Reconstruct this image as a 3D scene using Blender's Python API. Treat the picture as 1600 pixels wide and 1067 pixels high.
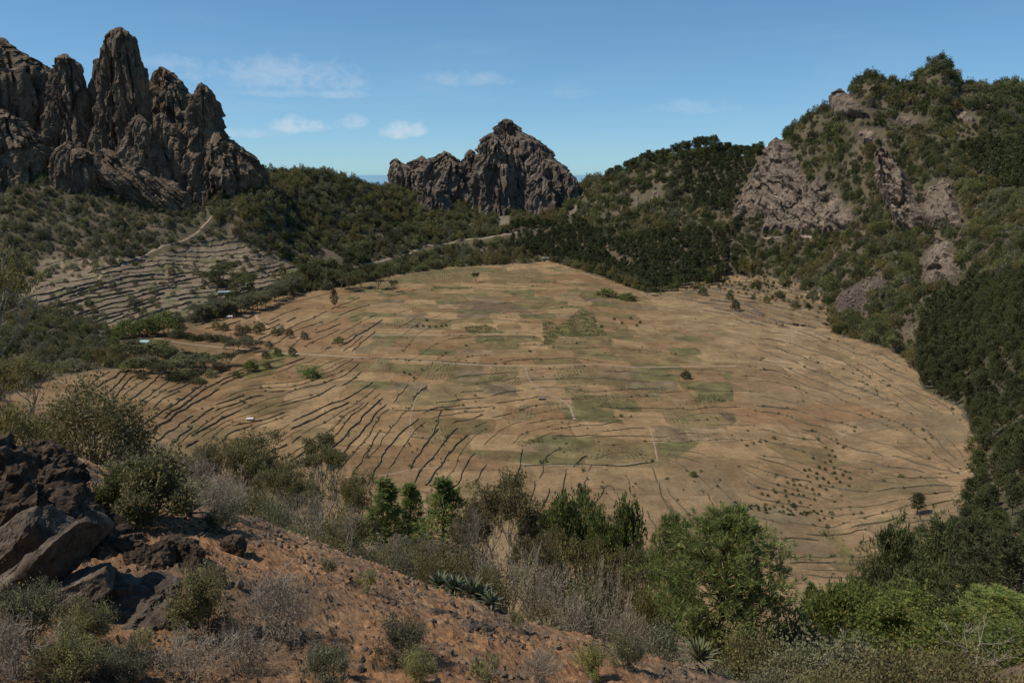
import bpy, math, random, re
import numpy as np
from mathutils import Vector, Matrix

for o in list(bpy.data.objects):
    bpy.data.objects.remove(o)
scene = bpy.context.scene
COL = scene.collection
R = math.radians
rng = np.random.default_rng(7)
random.seed(7)

# ------------------------------------------------------------------ camera, sky, sun, exposure
HC = 150.0                    # eye height above the crater floor
F = 1200.0                    # focal length in photo pixels (1600 wide)
PITCH = R(12.75)
cam_d = bpy.data.cameras.new('camera')
cam = bpy.data.objects.new('camera', cam_d)
COL.objects.link(cam)
cam.location = (0, 0, HC)
cam.rotation_euler = (math.pi / 2 - PITCH, 0, 0)
cam_d.sensor_width = 36.0
cam_d.lens = 36.0 * F / 1600.0
cam_d.clip_start = 0.2
cam_d.clip_end = 400000.0
scene.camera = cam

SUN_EL, SUN_AZ = R(56), R(-98)          # azimuth from +Y towards +X (negative: left)
sd = Vector((math.sin(SUN_AZ) * math.cos(SUN_EL), math.cos(SUN_AZ) * math.cos(SUN_EL), math.sin(SUN_EL)))
sun_d = bpy.data.lights.new('sun', 'SUN')
sun_d.energy = 4.0
sun_d.angle = R(0.5)
sun_d.color = (1.0, 0.93, 0.83)
sun = bpy.data.objects.new('sun', sun_d)
COL.objects.link(sun)
sun.location = (-200, 100, 600)
sun.rotation_euler = (-sd).to_track_quat('-Z', 'Y').to_euler()

vs = scene.view_settings
vs.view_transform = 'Standard'
vs.look = 'None'
vs.exposure = 0.0
vs.gamma = 1.0
vs.use_curve_mapping = False
scene.render.film_transparent = False
scene.cycles.max_bounces = 6
scene.cycles.diffuse_bounces = 3
scene.cycles.glossy_bounces = 2
scene.cycles.transmission_bounces = 3
scene.cycles.transparent_max_bounces = 8
scene.cycles.volume_bounces = 0

def build_world():
    w = bpy.data.worlds.new('World')
    scene.world = w
    w.use_nodes = True
    nt = w.node_tree
    N, L = nt.nodes, nt.links
    N.clear()
    out = N.new('ShaderNodeOutputWorld')
    bg = N.new('ShaderNodeBackground')
    bg.inputs['Strength'].default_value = 0.14
    L.new(bg.outputs[0], out.inputs[0])
    sky = N.new('ShaderNodeTexSky')
    sky.sky_type = 'NISHITA'
    sky.sun_disc = False
    sky.sun_elevation = SUN_EL
    sky.sun_rotation = SUN_AZ
    sky.altitude = 3000
    sky.air_density = 1.0
    sky.dust_density = 0.0
    sky.ozone_density = 1.8
    def M(op, a, b=None, c=None):
        n = N.new('ShaderNodeMath'); n.operation = op
        for i, v in enumerate((a, b, c)):
            if v is None: continue
            if isinstance(v, (int, float)): n.inputs[i].default_value = v
            else: L.new(v, n.inputs[i])
        return n.outputs[0]
    tc = N.new('ShaderNodeTexCoord')
    sep = N.new('ShaderNodeSeparateXYZ')
    L.new(tc.outputs['Generated'], sep.inputs[0])
    az = M('ARCTAN2', sep.outputs[0], sep.outputs[1])
    el = M('ARCSINE', sep.outputs[2])
    cv = N.new('ShaderNodeCombineXYZ')
    L.new(az, cv.inputs[0]); L.new(el, cv.inputs[1])
    def noise(scale, sx, sy, det=6, rough=0.6, off=0.0):
        mp = N.new('ShaderNodeMapping')
        mp.inputs['Scale'].default_value = (sx, sy, 1)
        mp.inputs['Location'].default_value = (off, off * .7, off * .3)
        L.new(cv.outputs[0], mp.inputs[0])
        n = N.new('ShaderNodeTexNoise')
        n.inputs['Scale'].default_value = scale
        n.inputs['Detail'].default_value = det
        n.inputs['Roughness'].default_value = rough
        n.inputs['Distortion'].default_value = 0.4
        L.new(mp.outputs[0], n.inputs['Vector'])
        return n.outputs[0]
    n1 = noise(22, 1.0, 1.7)
    n2 = noise(75, 1.0, 1.4)
    nn = M('ADD', M('MULTIPLY', M('SUBTRACT', n1, 0.5), 3.0), M('MULTIPLY', M('SUBTRACT', n2, 0.5), 1.6))
    total = None
    # azimuth, elevation (degrees) of the small fair-weather clouds and wisps, half sizes, density
    for a, e, wa, he, dens in ((-15.2, 2.8, 2.4, .95, .55), (-7.9, 2.5, 1.8, .95, .62), (-11.4, 3.0, 1.4, .7, .36),
                               (-16.2, 5.9, 7.5, 1.7, .30), (-14.5, 4.9, 6.0, .5, .26), (-24.5, 6.6, 3.2, .8, .18), (-3.4, 6.0, 4.0, .8, .24),
                               (12.5, 4.0, 3.8, .8, .16), (4.5, 5.2, 3.0, .9, .08), (-19, 2.2, 3.5, .5, .25),
                               (30, 3.5, 3, .6, .2), (-46, 4, 5, 1.2, .4), (52, 5, 6, 1.3, .35), (90, 4, 8, 1.6, .4), (150, 6, 9, 2, .4), (-120, 5, 9, 1.8, .4)):
        du = M('DIVIDE', M('SUBTRACT', az, R(a)), R(wa))
        dv = M('DIVIDE', M('SUBTRACT', el, R(e)), R(he))
        # flat base: stretch below the centre
        dv = M('MULTIPLY', dv, M('ADD', 1.0, M('MULTIPLY', M('LESS_THAN', dv, 0.0), 0.7)))
        d = M('SUBTRACT', 1.0, M('ADD', M('MULTIPLY', du, du), M('MULTIPLY', dv, dv)))
        m = N.new('ShaderNodeMapRange'); m.interpolation_type = 'SMOOTHSTEP'
        m.inputs[1].default_value = -0.1; m.inputs[2].default_value = 1.6
        L.new(M('ADD', d, nn), m.inputs[0])
        k = M('MULTIPLY', m.outputs[0], dens)
        k = M('MULTIPLY', k, M('GREATER_THAN', d, -1.2))
        total = k if total is None else M('MAXIMUM', total, k)
    # thin veil low over the sea, all the way round
    veil = N.new('ShaderNodeMapRange'); veil.interpolation_type = 'SMOOTHSTEP'
    veil.inputs[1].default_value = 0.45; veil.inputs[2].default_value = 0.8
    L.new(noise(5, 1.0, 3.5, off=3.1), veil.inputs[0])
    band = N.new('ShaderNodeMapRange'); band.interpolation_type = 'SMOOTHSTEP'
    band.inputs[1].default_value = R(15); band.inputs[2].default_value = R(2)
    L.new(el, band.inputs[0])
    total = M('MAXIMUM', total, M('MULTIPLY', M('MULTIPLY', veil.outputs[0], band.outputs[0]), 0.10))
    hs = N.new('ShaderNodeHueSaturation')
    hs.inputs['Saturation'].default_value = 1.0
    hs.inputs['Value'].default_value = 1.0
    L.new(sky.outputs[0], hs.inputs['Color'])
    mix = N.new('ShaderNodeMix'); mix.data_type = 'RGBA'
    L.new(total, mix.inputs[0])
    tint = N.new('ShaderNodeMix'); tint.data_type = 'RGBA'; tint.blend_type = 'MULTIPLY'
    tint.inputs[0].default_value = 1.0
    tint.inputs[7].default_value = (.66, .98, 1.0, 1)
    # the bright band at the horizon rolled off: c / (1 + k c)
    sc_ = N.new('ShaderNodeVectorMath'); sc_.operation = 'MULTIPLY_ADD'
    sc_.inputs[1].default_value = (.115, .098, .05); sc_.inputs[2].default_value = (1, 1, 1)
    L.new(hs.outputs[0], sc_.inputs[0])
    dv_ = N.new('ShaderNodeVectorMath'); dv_.operation = 'DIVIDE'
    L.new(hs.outputs[0], dv_.inputs[0]); L.new(sc_.outputs[0], dv_.inputs[1])
    L.new(dv_.outputs[0], tint.inputs[6])
    L.new(tint.outputs[2], mix.inputs[6])
    mix.inputs[7].default_value = (5.2, 5.5, 5.9, 1)
    L.new(mix.outputs[2], bg.inputs[0])
build_world()

# ------------------------------------------------------------------ helpers: projection, noise, meshes
cp, sp = math.cos(PITCH), math.sin(PITCH)
def tan_el(py):
    """tangent of the elevation (z per metre forward) of a picture row"""
    v = (533.5 - py) / F
    return (v * cp - sp) / (cp + v * sp)
def at(px, py, Y):
    """world point seen at px, py at forward distance Y"""
    t = tan_el(py)
    s = (px - 800.0) / F * (cp - t * sp)
    return np.array([s * Y, Y, HC + t * Y])
def project(x, y, z):
    dz = z - HC
    dep = y * cp - dz * sp
    return 800 + F * x / dep, 533.5 - F * (y * sp + dz * cp) / dep

_prm = np.random.default_rng(11).permutation(256).astype(np.int32)
_prm = np.concatenate([_prm] * 4)
_g = np.random.default_rng(12).normal(size=(256, 3)); _g /= np.linalg.norm(_g, axis=1)[:, None]
_g = _g.astype(np.float32)
_t = np.random.default_rng(13).uniform(0, 2 * np.pi, 768)
_g2 = np.stack([np.cos(_t), np.sin(_t)], -1).astype(np.float32)
def pn(x, y, z=0.0):
    x = np.asarray(x, np.float32); y = np.asarray(y, np.float32)
    if np.ndim(z) == 0: return _pn2(x, y, float(z))
    z = np.broadcast_to(np.asarray(z, np.float32), x.shape)
    xi = np.floor(x).astype(np.int32); yi = np.floor(y).astype(np.int32); zi = np.floor(z).astype(np.int32)
    xf = x - xi; yf = y - yi; zf = z - zi
    xi &= 255; yi &= 255; zi &= 255
    u = xf * xf * xf * (xf * (xf * 6 - 15) + 10); v = yf * yf * yf * (yf * (yf * 6 - 15) + 10); w = zf * zf * zf * (zf * (zf * 6 - 15) + 10)
    def c(i, j, k):
        g = _g[_prm[_prm[_prm[xi + i] + yi + j] + zi + k]]
        return g[..., 0] * (xf - i) + g[..., 1] * (yf - j) + g[..., 2] * (zf - k)
    a = c(0, 0, 0); a += u * (c(1, 0, 0) - a)
    b = c(0, 1, 0); b += u * (c(1, 1, 0) - b)
    a += v * (b - a)
    a2 = c(0, 0, 1); a2 += u * (c(1, 0, 1) - a2)
    b = c(0, 1, 1); b += u * (c(1, 1, 1) - b)
    a2 += v * (b - a2)
    return (a + w * (a2 - a)) * 1.6
def _pn2(x, y, z):
    k = int(z * 37.0) & 255
    x = x + np.float32(z * .37); y = y + np.float32(z * .71)
    xi = np.floor(x).astype(np.int32); yi = np.floor(y).astype(np.int32)
    xf = x - xi; yf = y - yi
    xi &= 255; yi &= 255
    u = xf * xf * xf * (xf * (xf * 6 - 15) + 10); v = yf * yf * yf * (yf * (yf * 6 - 15) + 10)
    gx = _g2[:, 0]; gy = _g2[:, 1]
    def c(i, j):
        h = _prm[_prm[xi + (i + k)] + yi + j]
        return gx[h] * (xf - i) + gy[h] * (yf - j)
    a = c(0, 0); a += u * (c(1, 0) - a)
    b = c(0, 1); b += u * (c(1, 1) - b)
    return (a + v * (b - a)) * 1.45
def fbm(x, y, z=0.0, octs=5, gain=.5, lac=2.03):
    s = 0; a = 1.0; f = 1.0
    for i in range(octs):
        s = s + a * pn(np.asarray(x) * f + 17.3 * i, np.asarray(y) * f + 5.1 * i, np.asarray(z) * f + 3.7 * i)
        a *= gain; f *= lac
    return s
_rp = np.random.default_rng(14).uniform(0, 1, (256, 3)).astype(np.float32)
_rg = np.random.default_rng(15).normal(size=(256, 3)).astype(np.float32)
_ro = np.random.default_rng(16).uniform(-.5, .5, 256).astype(np.float32)
def facet(x, y, z):
    """flat chips with sharp edges: each cell of a broken mosaic tilts its own way"""
    x = np.asarray(x, np.float32).ravel(); sh = np.shape(y); y = np.asarray(y, np.float32).ravel(); z = np.asarray(z, np.float32).ravel()
    xi = np.floor(x).astype(np.int32); yi = np.floor(y).astype(np.int32); zi = np.floor(z).astype(np.int32)
    best = np.full(x.shape, 1e9, np.float32); val = np.zeros(x.shape, np.float32)
    for i in (-1, 0, 1):
        for j in (-1, 0, 1):
            for k in (-1, 0, 1):
                h = _prm[_prm[_prm[(xi + i) & 255] + ((yi + j) & 255)] + ((zi + k) & 255)]
                q = _rp[h]
                dx = x - xi - i - q[:, 0]; dy = y - yi - j - q[:, 1]; dz = z - zi - k - q[:, 2]
                d2 = dx * dx + dy * dy + dz * dz
                m = d2 < best
                g = _rg[h]
                best = np.where(m, d2, best)
                val = np.where(m, _ro[h] + .55 * (dx * g[:, 0] + dy * g[:, 1] + dz * g[:, 2]), val)
    return val.reshape(sh)
def ridged(x, y, z=0.0, octs=4, gain=.5, lac=2.1):
    s = 0; a = 1.0; f = 1.0
    for i in range(octs):
        s = s + a * (1 - 2.0 * np.abs(pn(np.asarray(x) * f + 9.2 * i, np.asarray(y) * f + 2.3 * i, np.asarray(z) * f + 7.7 * i)))
        a *= gain; f *= lac
    return s
def sstep(a, b, x):
    t = np.clip((np.asarray(x, float) - a) / (b - a), 0, 1)
    return t * t * (3 - 2 * t)
def in_poly(px, py, poly):
    px = np.asarray(px); py = np.asarray(py)
    q = np.array(poly, float)
    box = (px >= q[:, 0].min()) & (px <= q[:, 0].max()) & (py >= q[:, 1].min()) & (py <= q[:, 1].max())
    out = np.zeros(px.shape, bool)
    out[box] = _in_poly(px[box], py[box], poly)
    return out
def _in_poly(px, py, poly):
    r = np.zeros(px.shape, bool)
    n = len(poly)
    for i in range(n):
        x1, y1 = poly[i]; x2, y2 = poly[(i + 1) % n]
        if y1 == y2: continue
        c = ((y1 > py) != (y2 > py)) & (px < (x2 - x1) * (py - y1) / (y2 - y1) + x1)
        r ^= c
    return r

def mesh(name, V, faces, mat=None, smooth=False):
    """faces: list of int arrays (n, k)"""
    me = bpy.data.meshes.new(name)
    V = np.ascontiguousarray(V, np.float32)
    if isinstance(faces, np.ndarray): faces = [faces]
    faces = [np.asarray(f, np.int32) for f in faces if len(f)]
    me.vertices.add(len(V)); me.vertices.foreach_set('co', V.ravel())
    nl = sum(f.size for f in faces); npoly = sum(len(f) for f in faces)
    me.loops.add(nl); me.polygons.add(npoly)
    me.loops.foreach_set('vertex_index', np.concatenate([f.ravel() for f in faces]))
    tot = np.concatenate([np.full(len(f), f.shape[1], np.int32) for f in faces])
    st = np.concatenate([[0], np.cumsum(tot)[:-1]]).astype(np.int32)
    me.polygons.foreach_set('loop_start', st)
    me.polygons.foreach_set('use_smooth', np.full(npoly, smooth, bool))
    me.update(calc_edges=True)
    if mat is not None:
        me.materials.append(mat)
    return me
def obj(name, me, parent=None, loc=None, rot=None, scale=None):
    o = bpy.data.objects.new(name, me)
    COL.objects.link(o)
    if parent is not None: o.parent = parent
    if loc is not None: o.location = loc
    if rot is not None: o.rotation_euler = rot
    if scale is not None: o.scale = scale if hasattr(scale, '__len__') else (scale,) * 3
    return o
def tag(o, label=None, cat=None, group=None, kind=None):
    if label: o['label'] = label
    if cat: o['category'] = cat
    if group: o['group'] = group
    if kind: o['kind'] = kind
    return o
def thing(name, parts, loc, rotz=0.0, scale=1.0, label='', cat='', group=None, tilt=(0, 0)):
    """an Empty at the thing's base with its parts; parts: [(name, mesh)]"""
    r = obj(name, None, None, loc, (tilt[0], tilt[1], rotz), scale)
    r.empty_display_size = 0.5
    tag(r, label, cat, group)
    for pname, me in parts:
        obj(pname, me, r)
    return r
def colattr(me, name, rgb):
    a = me.color_attributes.new(name, 'FLOAT_COLOR', 'POINT')
    c = np.ones((len(rgb), 4), np.float32); c[:, :3] = rgb
    a.data.foreach_set('color', c.ravel())
def gridfaces(nr, nc, wrap=False):
    r = np.arange(nr - 1)[:, None]; c = np.arange(nc if wrap else nc - 1)[None, :]
    a = r * nc + c; b = r * nc + (c + 1) % nc
    return np.stack([a, b, b + nc, a + nc], -1).reshape(-1, 4)

# ------------------------------------------------------------------ materials
def nodes(name):
    m = bpy.data.materials.new(name)
    m.use_nodes = True
    nt = m.node_tree
    b = nt.nodes['Principled BSDF']
    b.inputs['Roughness'].default_value = 0.95
    b.inputs['Specular IOR Level'].default_value = 0.15
    return m, nt.nodes, nt.links, b
def nz(N, L, vec, scale, det=5, rough=.6, dist=0.0):
    n = N.new('ShaderNodeTexNoise')
    n.inputs['Scale'].default_value = scale; n.inputs['Detail'].default_value = det
    n.inputs['Roughness'].default_value = rough; n.inputs['Distortion'].default_value = dist
    if vec is not None: L.new(vec, n.inputs['Vector'])
    return n
def ramp(N, L, fac, stops):
    r = N.new('ShaderNodeValToRGB')
    e = r.color_ramp.elements
    while len(e) < len(stops): e.new(0.5)
    for el, (p, c) in zip(e, stops):
        el.position = p
        el.color = (*c, 1) if len(c) == 3 else c
    L.new(fac, r.inputs[0])
    return r.outputs[0]
def mixc(N, L, fac, a, b, mode='MIX'):
    m = N.new('ShaderNodeMix'); m.data_type = 'RGBA'; m.blend_type = mode
    for i, v in ((0, fac), (6, a), (7, b)):
        if isinstance(v, (int, float)): m.inputs[i].default_value = v
        elif isinstance(v, tuple): m.inputs[i].default_value = (*v, 1)
        else: L.new(v, m.inputs[i])
    return m.outputs[2]
def bump(N, L, b, h, strength, dist):
    n = N.new('ShaderNodeBump')
    n.inputs['Strength'].default_value = strength; n.inputs['Distance'].default_value = dist
    L.new(h, n.inputs['Height']); L.new(n.outputs[0], b.inputs['Normal'])
def attr_mat(name, scales, amp=.5, bumps=None):
    """ground: colours carried by the mesh, broken up by noise"""
    m, N, L, b = nodes(name)
    g = N.new('ShaderNodeNewGeometry')
    a = N.new('ShaderNodeAttribute'); a.attribute_name = 'Col'
    c = a.outputs['Color']
    for sc in scales:
        n = nz(N, L, g.outputs['Position'], sc, 6, .68)
        lo, hi = 1 - amp, 1 + amp
        rr = ramp(N, L, n.outputs[0], [(.28, (lo, lo, lo)), (.72, (hi, hi, hi))])
        c = mixc(N, L, 1.0, c, rr, 'MULTIPLY')
    L.new(c, b.inputs['Base Color'])
    if bumps:
        n = nz(N, L, g.outputs['Position'], bumps[0], 8, .7)
        bump(N, L, b, n.outputs[0], bumps[1], bumps[2])
    return m
def rock_mat(name, cols, scale, veg=None, bscale=None, bdist=1.0, zs=.5):
    m, N, L, b = nodes(name)
    g = N.new('ShaderNodeNewGeometry')
    mp = N.new('ShaderNodeMapping'); mp.inputs['Scale'].default_value = (1, 1, zs)
    L.new(g.outputs['Position'], mp.inputs[0])
    n = nz(N, L, mp.outputs[0], scale, 9, .68, .6)
    c = ramp(N, L, n.outputs[0], [(.30, cols[0]), (.46, cols[1]), (.58, cols[2]), (.72, cols[3])])
    n2 = nz(N, L, mp.outputs[0], scale * 6.5, 5, .7)
    c = mixc(N, L, 1.0, c, ramp(N, L, n2.outputs[0], [(.3, (.55, .55, .55)), (.7, (1.35, 1.35, 1.35))]), 'MULTIPLY')
    if veg:
        sep = N.new('ShaderNodeSeparateXYZ'); L.new(g.outputs['Normal'], sep.inputs[0])
        n3 = nz(N, L, g.outputs['Position'], scale * 4, 4, .6)
        ad = N.new('ShaderNodeMath'); ad.operation = 'ADD'
        L.new(sep.outputs[2], ad.inputs[0]); L.new(n3.outputs[0], ad.inputs[1])
        f = ramp(N, L, ad.outputs[0], [(veg[1], (0, 0, 0)), (min(veg[1] + .18, 1.0), (1, 1, 1))])
        c = mixc(N, L, f, c, veg[0])
    L.new(c, b.inputs['Base Color'])
    bs = bscale or scale * 5
    n4 = nz(N, L, mp.outputs[0], bs, 8, .7, .3)
    bump(N, L, b, n4.outputs[0], 0.8, bdist)
    return m
def leaf_mat(name, c1, c2, c3=None, trans=.22, var=.35, pscale=.6):
    """foliage: varies from plant to plant and from clump to clump"""
    m, N, L, b = nodes(name)
    oi = N.new('ShaderNodeObjectInfo')
    g = N.new('ShaderNodeNewGeometry')
    tc = N.new('ShaderNodeTexCoord')
    n = nz(N, L, tc.outputs['Object'], pscale, 3, .6)
    c = ramp(N, L, n.outputs[0], [(.35, c1), (.65, c2)])
    if c3:
        w = N.new('ShaderNodeTexWhiteNoise'); w.noise_dimensions = '1D'
        L.new(g.outputs['Random Per Island'], w.inputs['W'])
        c = mixc(N, L, ramp(N, L, w.outputs[0], [(.80, (0, 0, 0)), (.9, (1, 1, 1))]), c, c3)
    lo, hi = 1 - var, 1 + var
    c = mixc(N, L, 1.0, c, ramp(N, L, oi.outputs['Random'], [(0, (lo * 1.1, lo, lo)), (.5, (1, 1, 1)), (1, (hi, hi * .97, hi * .8))]), 'MULTIPLY')
    c = mixc(N, L, 1.0, c, ramp(N, L, g.outputs['Random Per Island'], [(0, (.7, .7, .7)), (1, (1.3, 1.3, 1.3))]), 'MULTIPLY')
    L.new(c, b.inputs['Base Color'])
    b.inputs['Roughness'].default_value = .7
    b.inputs['Specular IOR Level'].default_value = .2
    if trans:
        t = N.new('ShaderNodeBsdfTranslucent'); L.new(c, t.inputs[0])
        ms = N.new('ShaderNodeMixShader'); ms.inputs[0].default_value = trans
        L.new(b.outputs[0], ms.inputs[1]); L.new(t.outputs[0], ms.inputs[2])
        out = [x for x in N if x.type == 'OUTPUT_MATERIAL'][0]
        L.new(ms.outputs[0], out.inputs[0])
    return m
def plain_mat(name, col, scale=2.0, amp=.3, rough=.9):
    m, N, L, b = nodes(name)
    tc = N.new('ShaderNodeTexCoord')
    n = nz(N, L, tc.outputs['Object'], scale, 5, .65)
    c = mixc(N, L, 1.0, tuple(col), ramp(N, L, n.outputs[0], [(.3, (1 - amp,) * 3), (.7, (1 + amp,) * 3)]), 'MULTIPLY')
    L.new(c, b.inputs['Base Color'])
    b.inputs['Roughness'].default_value = rough
    return m
# ------------------------------------------------------------------ terrain: one height function
# columns of the land: s = sideways per metre forward; each lists what lies along it from near to far
def S(px): return (px - 800.0) / F * (cp + .12 * sp)
# (F1 row at Y=60, slope foot (Y,z), floor edge (Y,row), lower, mid, upper, crest (Y,row), drop behind)
COLS = [
 (-900, 640, (330, 70), (560, 470), (760, 400), (900, 330), (1000, 260), (1250, 120), 60),
 (-300, 700, (330, 50), (560, 530), (760, 455), (900, 400), (1030, 330), (1230, 240), 60),
 (0,    755, (330, 28), (550, 562), (790, 462), (920, 402), (1020, 325), (1200, 235), 80),
 (150,  790, (320, 18), (545, 572), (720, 502), (890, 430), (1010, 345), (1200, 235), 80),
 (230,  808, (315, 13), (570, 566), (760, 495), (940, 425), (1050, 345), (1210, 255), 70),
 (310,  825, (310, 9),  (600, 560), (800, 488), (970, 425), (1080, 340), (1250, 275), 60),
 (355,  835, (305, 7),  (700, 520), (885, 462), (1000, 405), (1095, 322), (1290, 279), 55),
 (405,  847, (300, 5),  (800, 490), (950, 442), (1030, 390), (1105, 312), (1330, 279), 50),
 (500,  875, (290, 3),  (985, 446), (1060, 415), (1130, 380), (1220, 330), (1340, 272), 60),
 (590,  905, (285, 2),  (1100, 425), (1150, 402), (1210, 375), (1280, 340), (1390, 290), 70),
 (650,  925, (280, 1),  (1160, 415), (1200, 400), (1260, 378), (1360, 345), (1520, 305), 60),
 (720,  945, (275, 1),  (1185, 412), (1225, 398), (1275, 377), (1400, 348), (1540, 318), 60),
 (800,  970, (265, 1),  (1195, 410), (1235, 396), (1290, 373), (1410, 350), (1540, 322), 60),
 (890,  1000, (255, 1), (1195, 408), (1240, 388), (1300, 368), (1400, 340), (1540, 300), 60),
 (940,  1020, (250, 1), (1150, 418), (1200, 393), (1270, 355), (1350, 315), (1440, 280), 70),
 (1010, 1045, (245, 1), (1060, 438), (1110, 405), (1180, 365), (1270, 315), (1370, 256), 70),
 (1110, 1068, (240, 1), (1030, 442), (1080, 408), (1150, 360), (1220, 310), (1310, 238), 70),
 (1165, 1078, (238, 1), (1020, 444), (1070, 405), (1120, 360), (1180, 310), (1260, 246), 60),
 (1240, 1085, (237, 1), (940, 462), (1000, 420), (1060, 365), (1110, 290), (1190, 192), 70),
 (1290, 1087, (236, 1), (870, 480), (935, 434), (1005, 372), (1070, 275), (1155, 160), 65),
 (1326, 1088, (236, 1), (800, 500), (870, 450), (950, 378), (1030, 262), (1120, 124), 60),
 (1382, 1087, (238, 3), (715, 522), (805, 462), (895, 385), (990, 265), (1095, 140), 60),
 (1432, 1085, (240, 6), (640, 545), (740, 475), (840, 390), (950, 250), (1070, 106), 60),
 (1476, 1076, (246, 10), (520, 605), (650, 512), (770, 420), (895, 290), (1065, 142), 50),
 (1530, 1063, (245, 15), (430, 665), (560, 545), (690, 440), (845, 300), (1065, 142), 50),
 (1600, 1040, (210, 28), (330, 735), (450, 560), (600, 430), (800, 290), (1080, 158), 50),
 (1800, 980, (160, 70), (240, 780), (360, 560), (520, 400), (700, 260), (1000, 130), 50),
 (2400, 860, (120, 110), (200, 700), (320, 480), (480, 330), (650, 200), (900, 60), 50),
]
def _pchip(x, y, q):
    """monotone cubic along the last axis for 1-D x"""
    x = np.asarray(x, float); y = np.asarray(y, float)
    h = np.diff(x); d = np.diff(y) / h
    m = np.zeros_like(y)
    for i in range(1, len(x) - 1):
        if d[i - 1] * d[i] > 0:
            w1 = 2 * h[i] + h[i - 1]; w2 = h[i] + 2 * h[i - 1]
            m[i] = (w1 + w2) / (w1 / d[i - 1] + w2 / d[i])
    m[0] = d[0]; m[-1] = d[-1]
    i = np.clip(np.searchsorted(x, q) - 1, 0, len(x) - 2)
    t = (q - x[i]) / h[i]
    return (y[i] * (1 + 2 * t) * (1 - t) ** 2 + h[i] * m[i] * t * (1 - t) ** 2 + y[i + 1] * t * t * (3 - 2 * t) + h[i] * m[i + 1] * t * t * (t - 1))
_cs, _cy, _cz = [], [], []
NU = 161
_u = np.linspace(0, 1, NU)
for c in COLS:
    ys = [20, 60, c[2][0]]; t1 = tan_el(c[1])
    zs = [HC + 20 * (t1 - .02), HC + 60 * t1, c[2][1]]
    for Y, row in c[3:8]:
        ys.append(Y); zs.append(HC + Y * tan_el(row))
    yc, zc = ys[-1], zs[-1]
    ys += [yc + 130, yc + 420, 3400, 7000]
    zs += [zc - c[8], min(zc - 230, -60), -700, -1330]
    k = np.linspace(0, 1, len(ys))
    _cs.append(S(c[0])); _cy.append(_pchip(k, ys, _u)); _cz.append(_pchip(k, zs, _u))
_cs = np.array(_cs); _cy = np.array(_cy); _cz = np.array(_cz)
NS = 1401
TS = np.linspace(_cs[0], _cs[-1], NS)
_ty = np.stack([_pchip(_cs, _cy[:, j], TS) for j in range(NU)], 1)
_tz = np.stack([_pchip(_cs, _cz[:, j], TS) for j in range(NU)], 1)
TY = np.concatenate([np.linspace(20, 230, 60)[:-1], np.linspace(230, 1700, 600), np.geomspace(1705, 7000, 40)])
TZ = np.stack([np.interp(TY, np.maximum.accumulate(_ty[i]), _tz[i]) for i in range(NS)], 0)   # [s, Y]

# the land close to the camera: thin-plate surface through points of the slope
NEAR = [(-250, 1067, 6.5), (0, 1067, 7.5), (300, 1067, 8.2), (600, 1067, 9.2), (850, 1067, 10.8), (1060, 1067, 13.5),
 (-200, 950, 9.5), (0, 955, 10.2), (150, 955, 10.8), (300, 950, 11.5), (450, 950, 12.2), (600, 960, 12.6), (750, 985, 13.2), (900, 1020, 13.6),
 (0, 860, 13), (120, 850, 13.8), (220, 850, 14.2), (330, 850, 15.4), (450, 865, 16.2), (560, 890, 16.8), (700, 945, 16.4), (850, 992, 16.2),
 (-250, 800, 14), (-100, 800, 15), (100, 780, 17), (210, 790, 18), (310, 800, 19.5), (400, 813, 21), (460, 833, 20.8), (520, 860, 20.2), (640, 904, 19.2), (770, 954, 18.2), (870, 984, 17.6), (1000, 1018, 16.8), (1130, 1062, 16)]
_P = [at(*p) for p in NEAR]
for p in NEAR[-7:]:                     # past the brow the slope drops away
    a = at(*p); d = a / np.linalg.norm(a[:2]); r0 = np.linalg.norm(a[:2])
    for k in (5, 11):
        _P.append(np.array([a[0] + a[0] / r0 * k, a[1] + a[1] / r0 * k, a[2] - k * (.55 - (p[1] - 813) * -.0009) - .5]))
for x, y, dz in ((0, 0, -1.75), (-3, 0, -1.4), (3, 0, -2.6), (-8, 0, -.6), (8, 0, -5.5), (0, -6, 0.5), (-8, -6, 2), (8, -6, -2.5), (0, 3, -3.0), (-3, 3.5, -2.9), (5, 3, -5.2), (16, 4, -10), (14, -6, -7), (22, 10, -16), (20, 22, -21), (30, 30, -28),
                 (-16, 3, 1.5), (-20, 14, -3.0), (-24, 22, -6), (-28, 32, -9.5), (-18, 30, -11.5), (-16, -6, 4)):
    _P.append(np.array([x, y, HC + dz]))
_P = np.array(_P)
def _tps_fit(P, lam=.02):
    n = len(P)
    d = np.linalg.norm(P[:, None, :2] - P[None, :, :2], axis=2)
    K = np.where(d > 0, d * d * np.log(np.maximum(d, 1e-9)), 0) + lam * np.eye(n)
    A = np.zeros((n + 3, n + 3)); A[:n, :n] = K
    A[:n, n] = 1; A[:n, n + 1:] = P[:, :2]; A[n, :n] = 1; A[n + 1:, :n] = P[:, :2].T
    return np.linalg.solve(A, np.concatenate([P[:, 2], [0, 0, 0]]))
_W = _tps_fit(_P)
def near_h(x, y):
    x = np.asarray(x, float); y = np.asarray(y, float)
    z = _W[-3] + _W[-2] * x + _W[-1] * y
    for (a, b, _), w in zip(_P, _W):
        d2 = (x - a) ** 2 + (y - b) ** 2
        z = z + w * .5 * d2 * np.log(np.maximum(d2, 1e-9))
    return z
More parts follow.
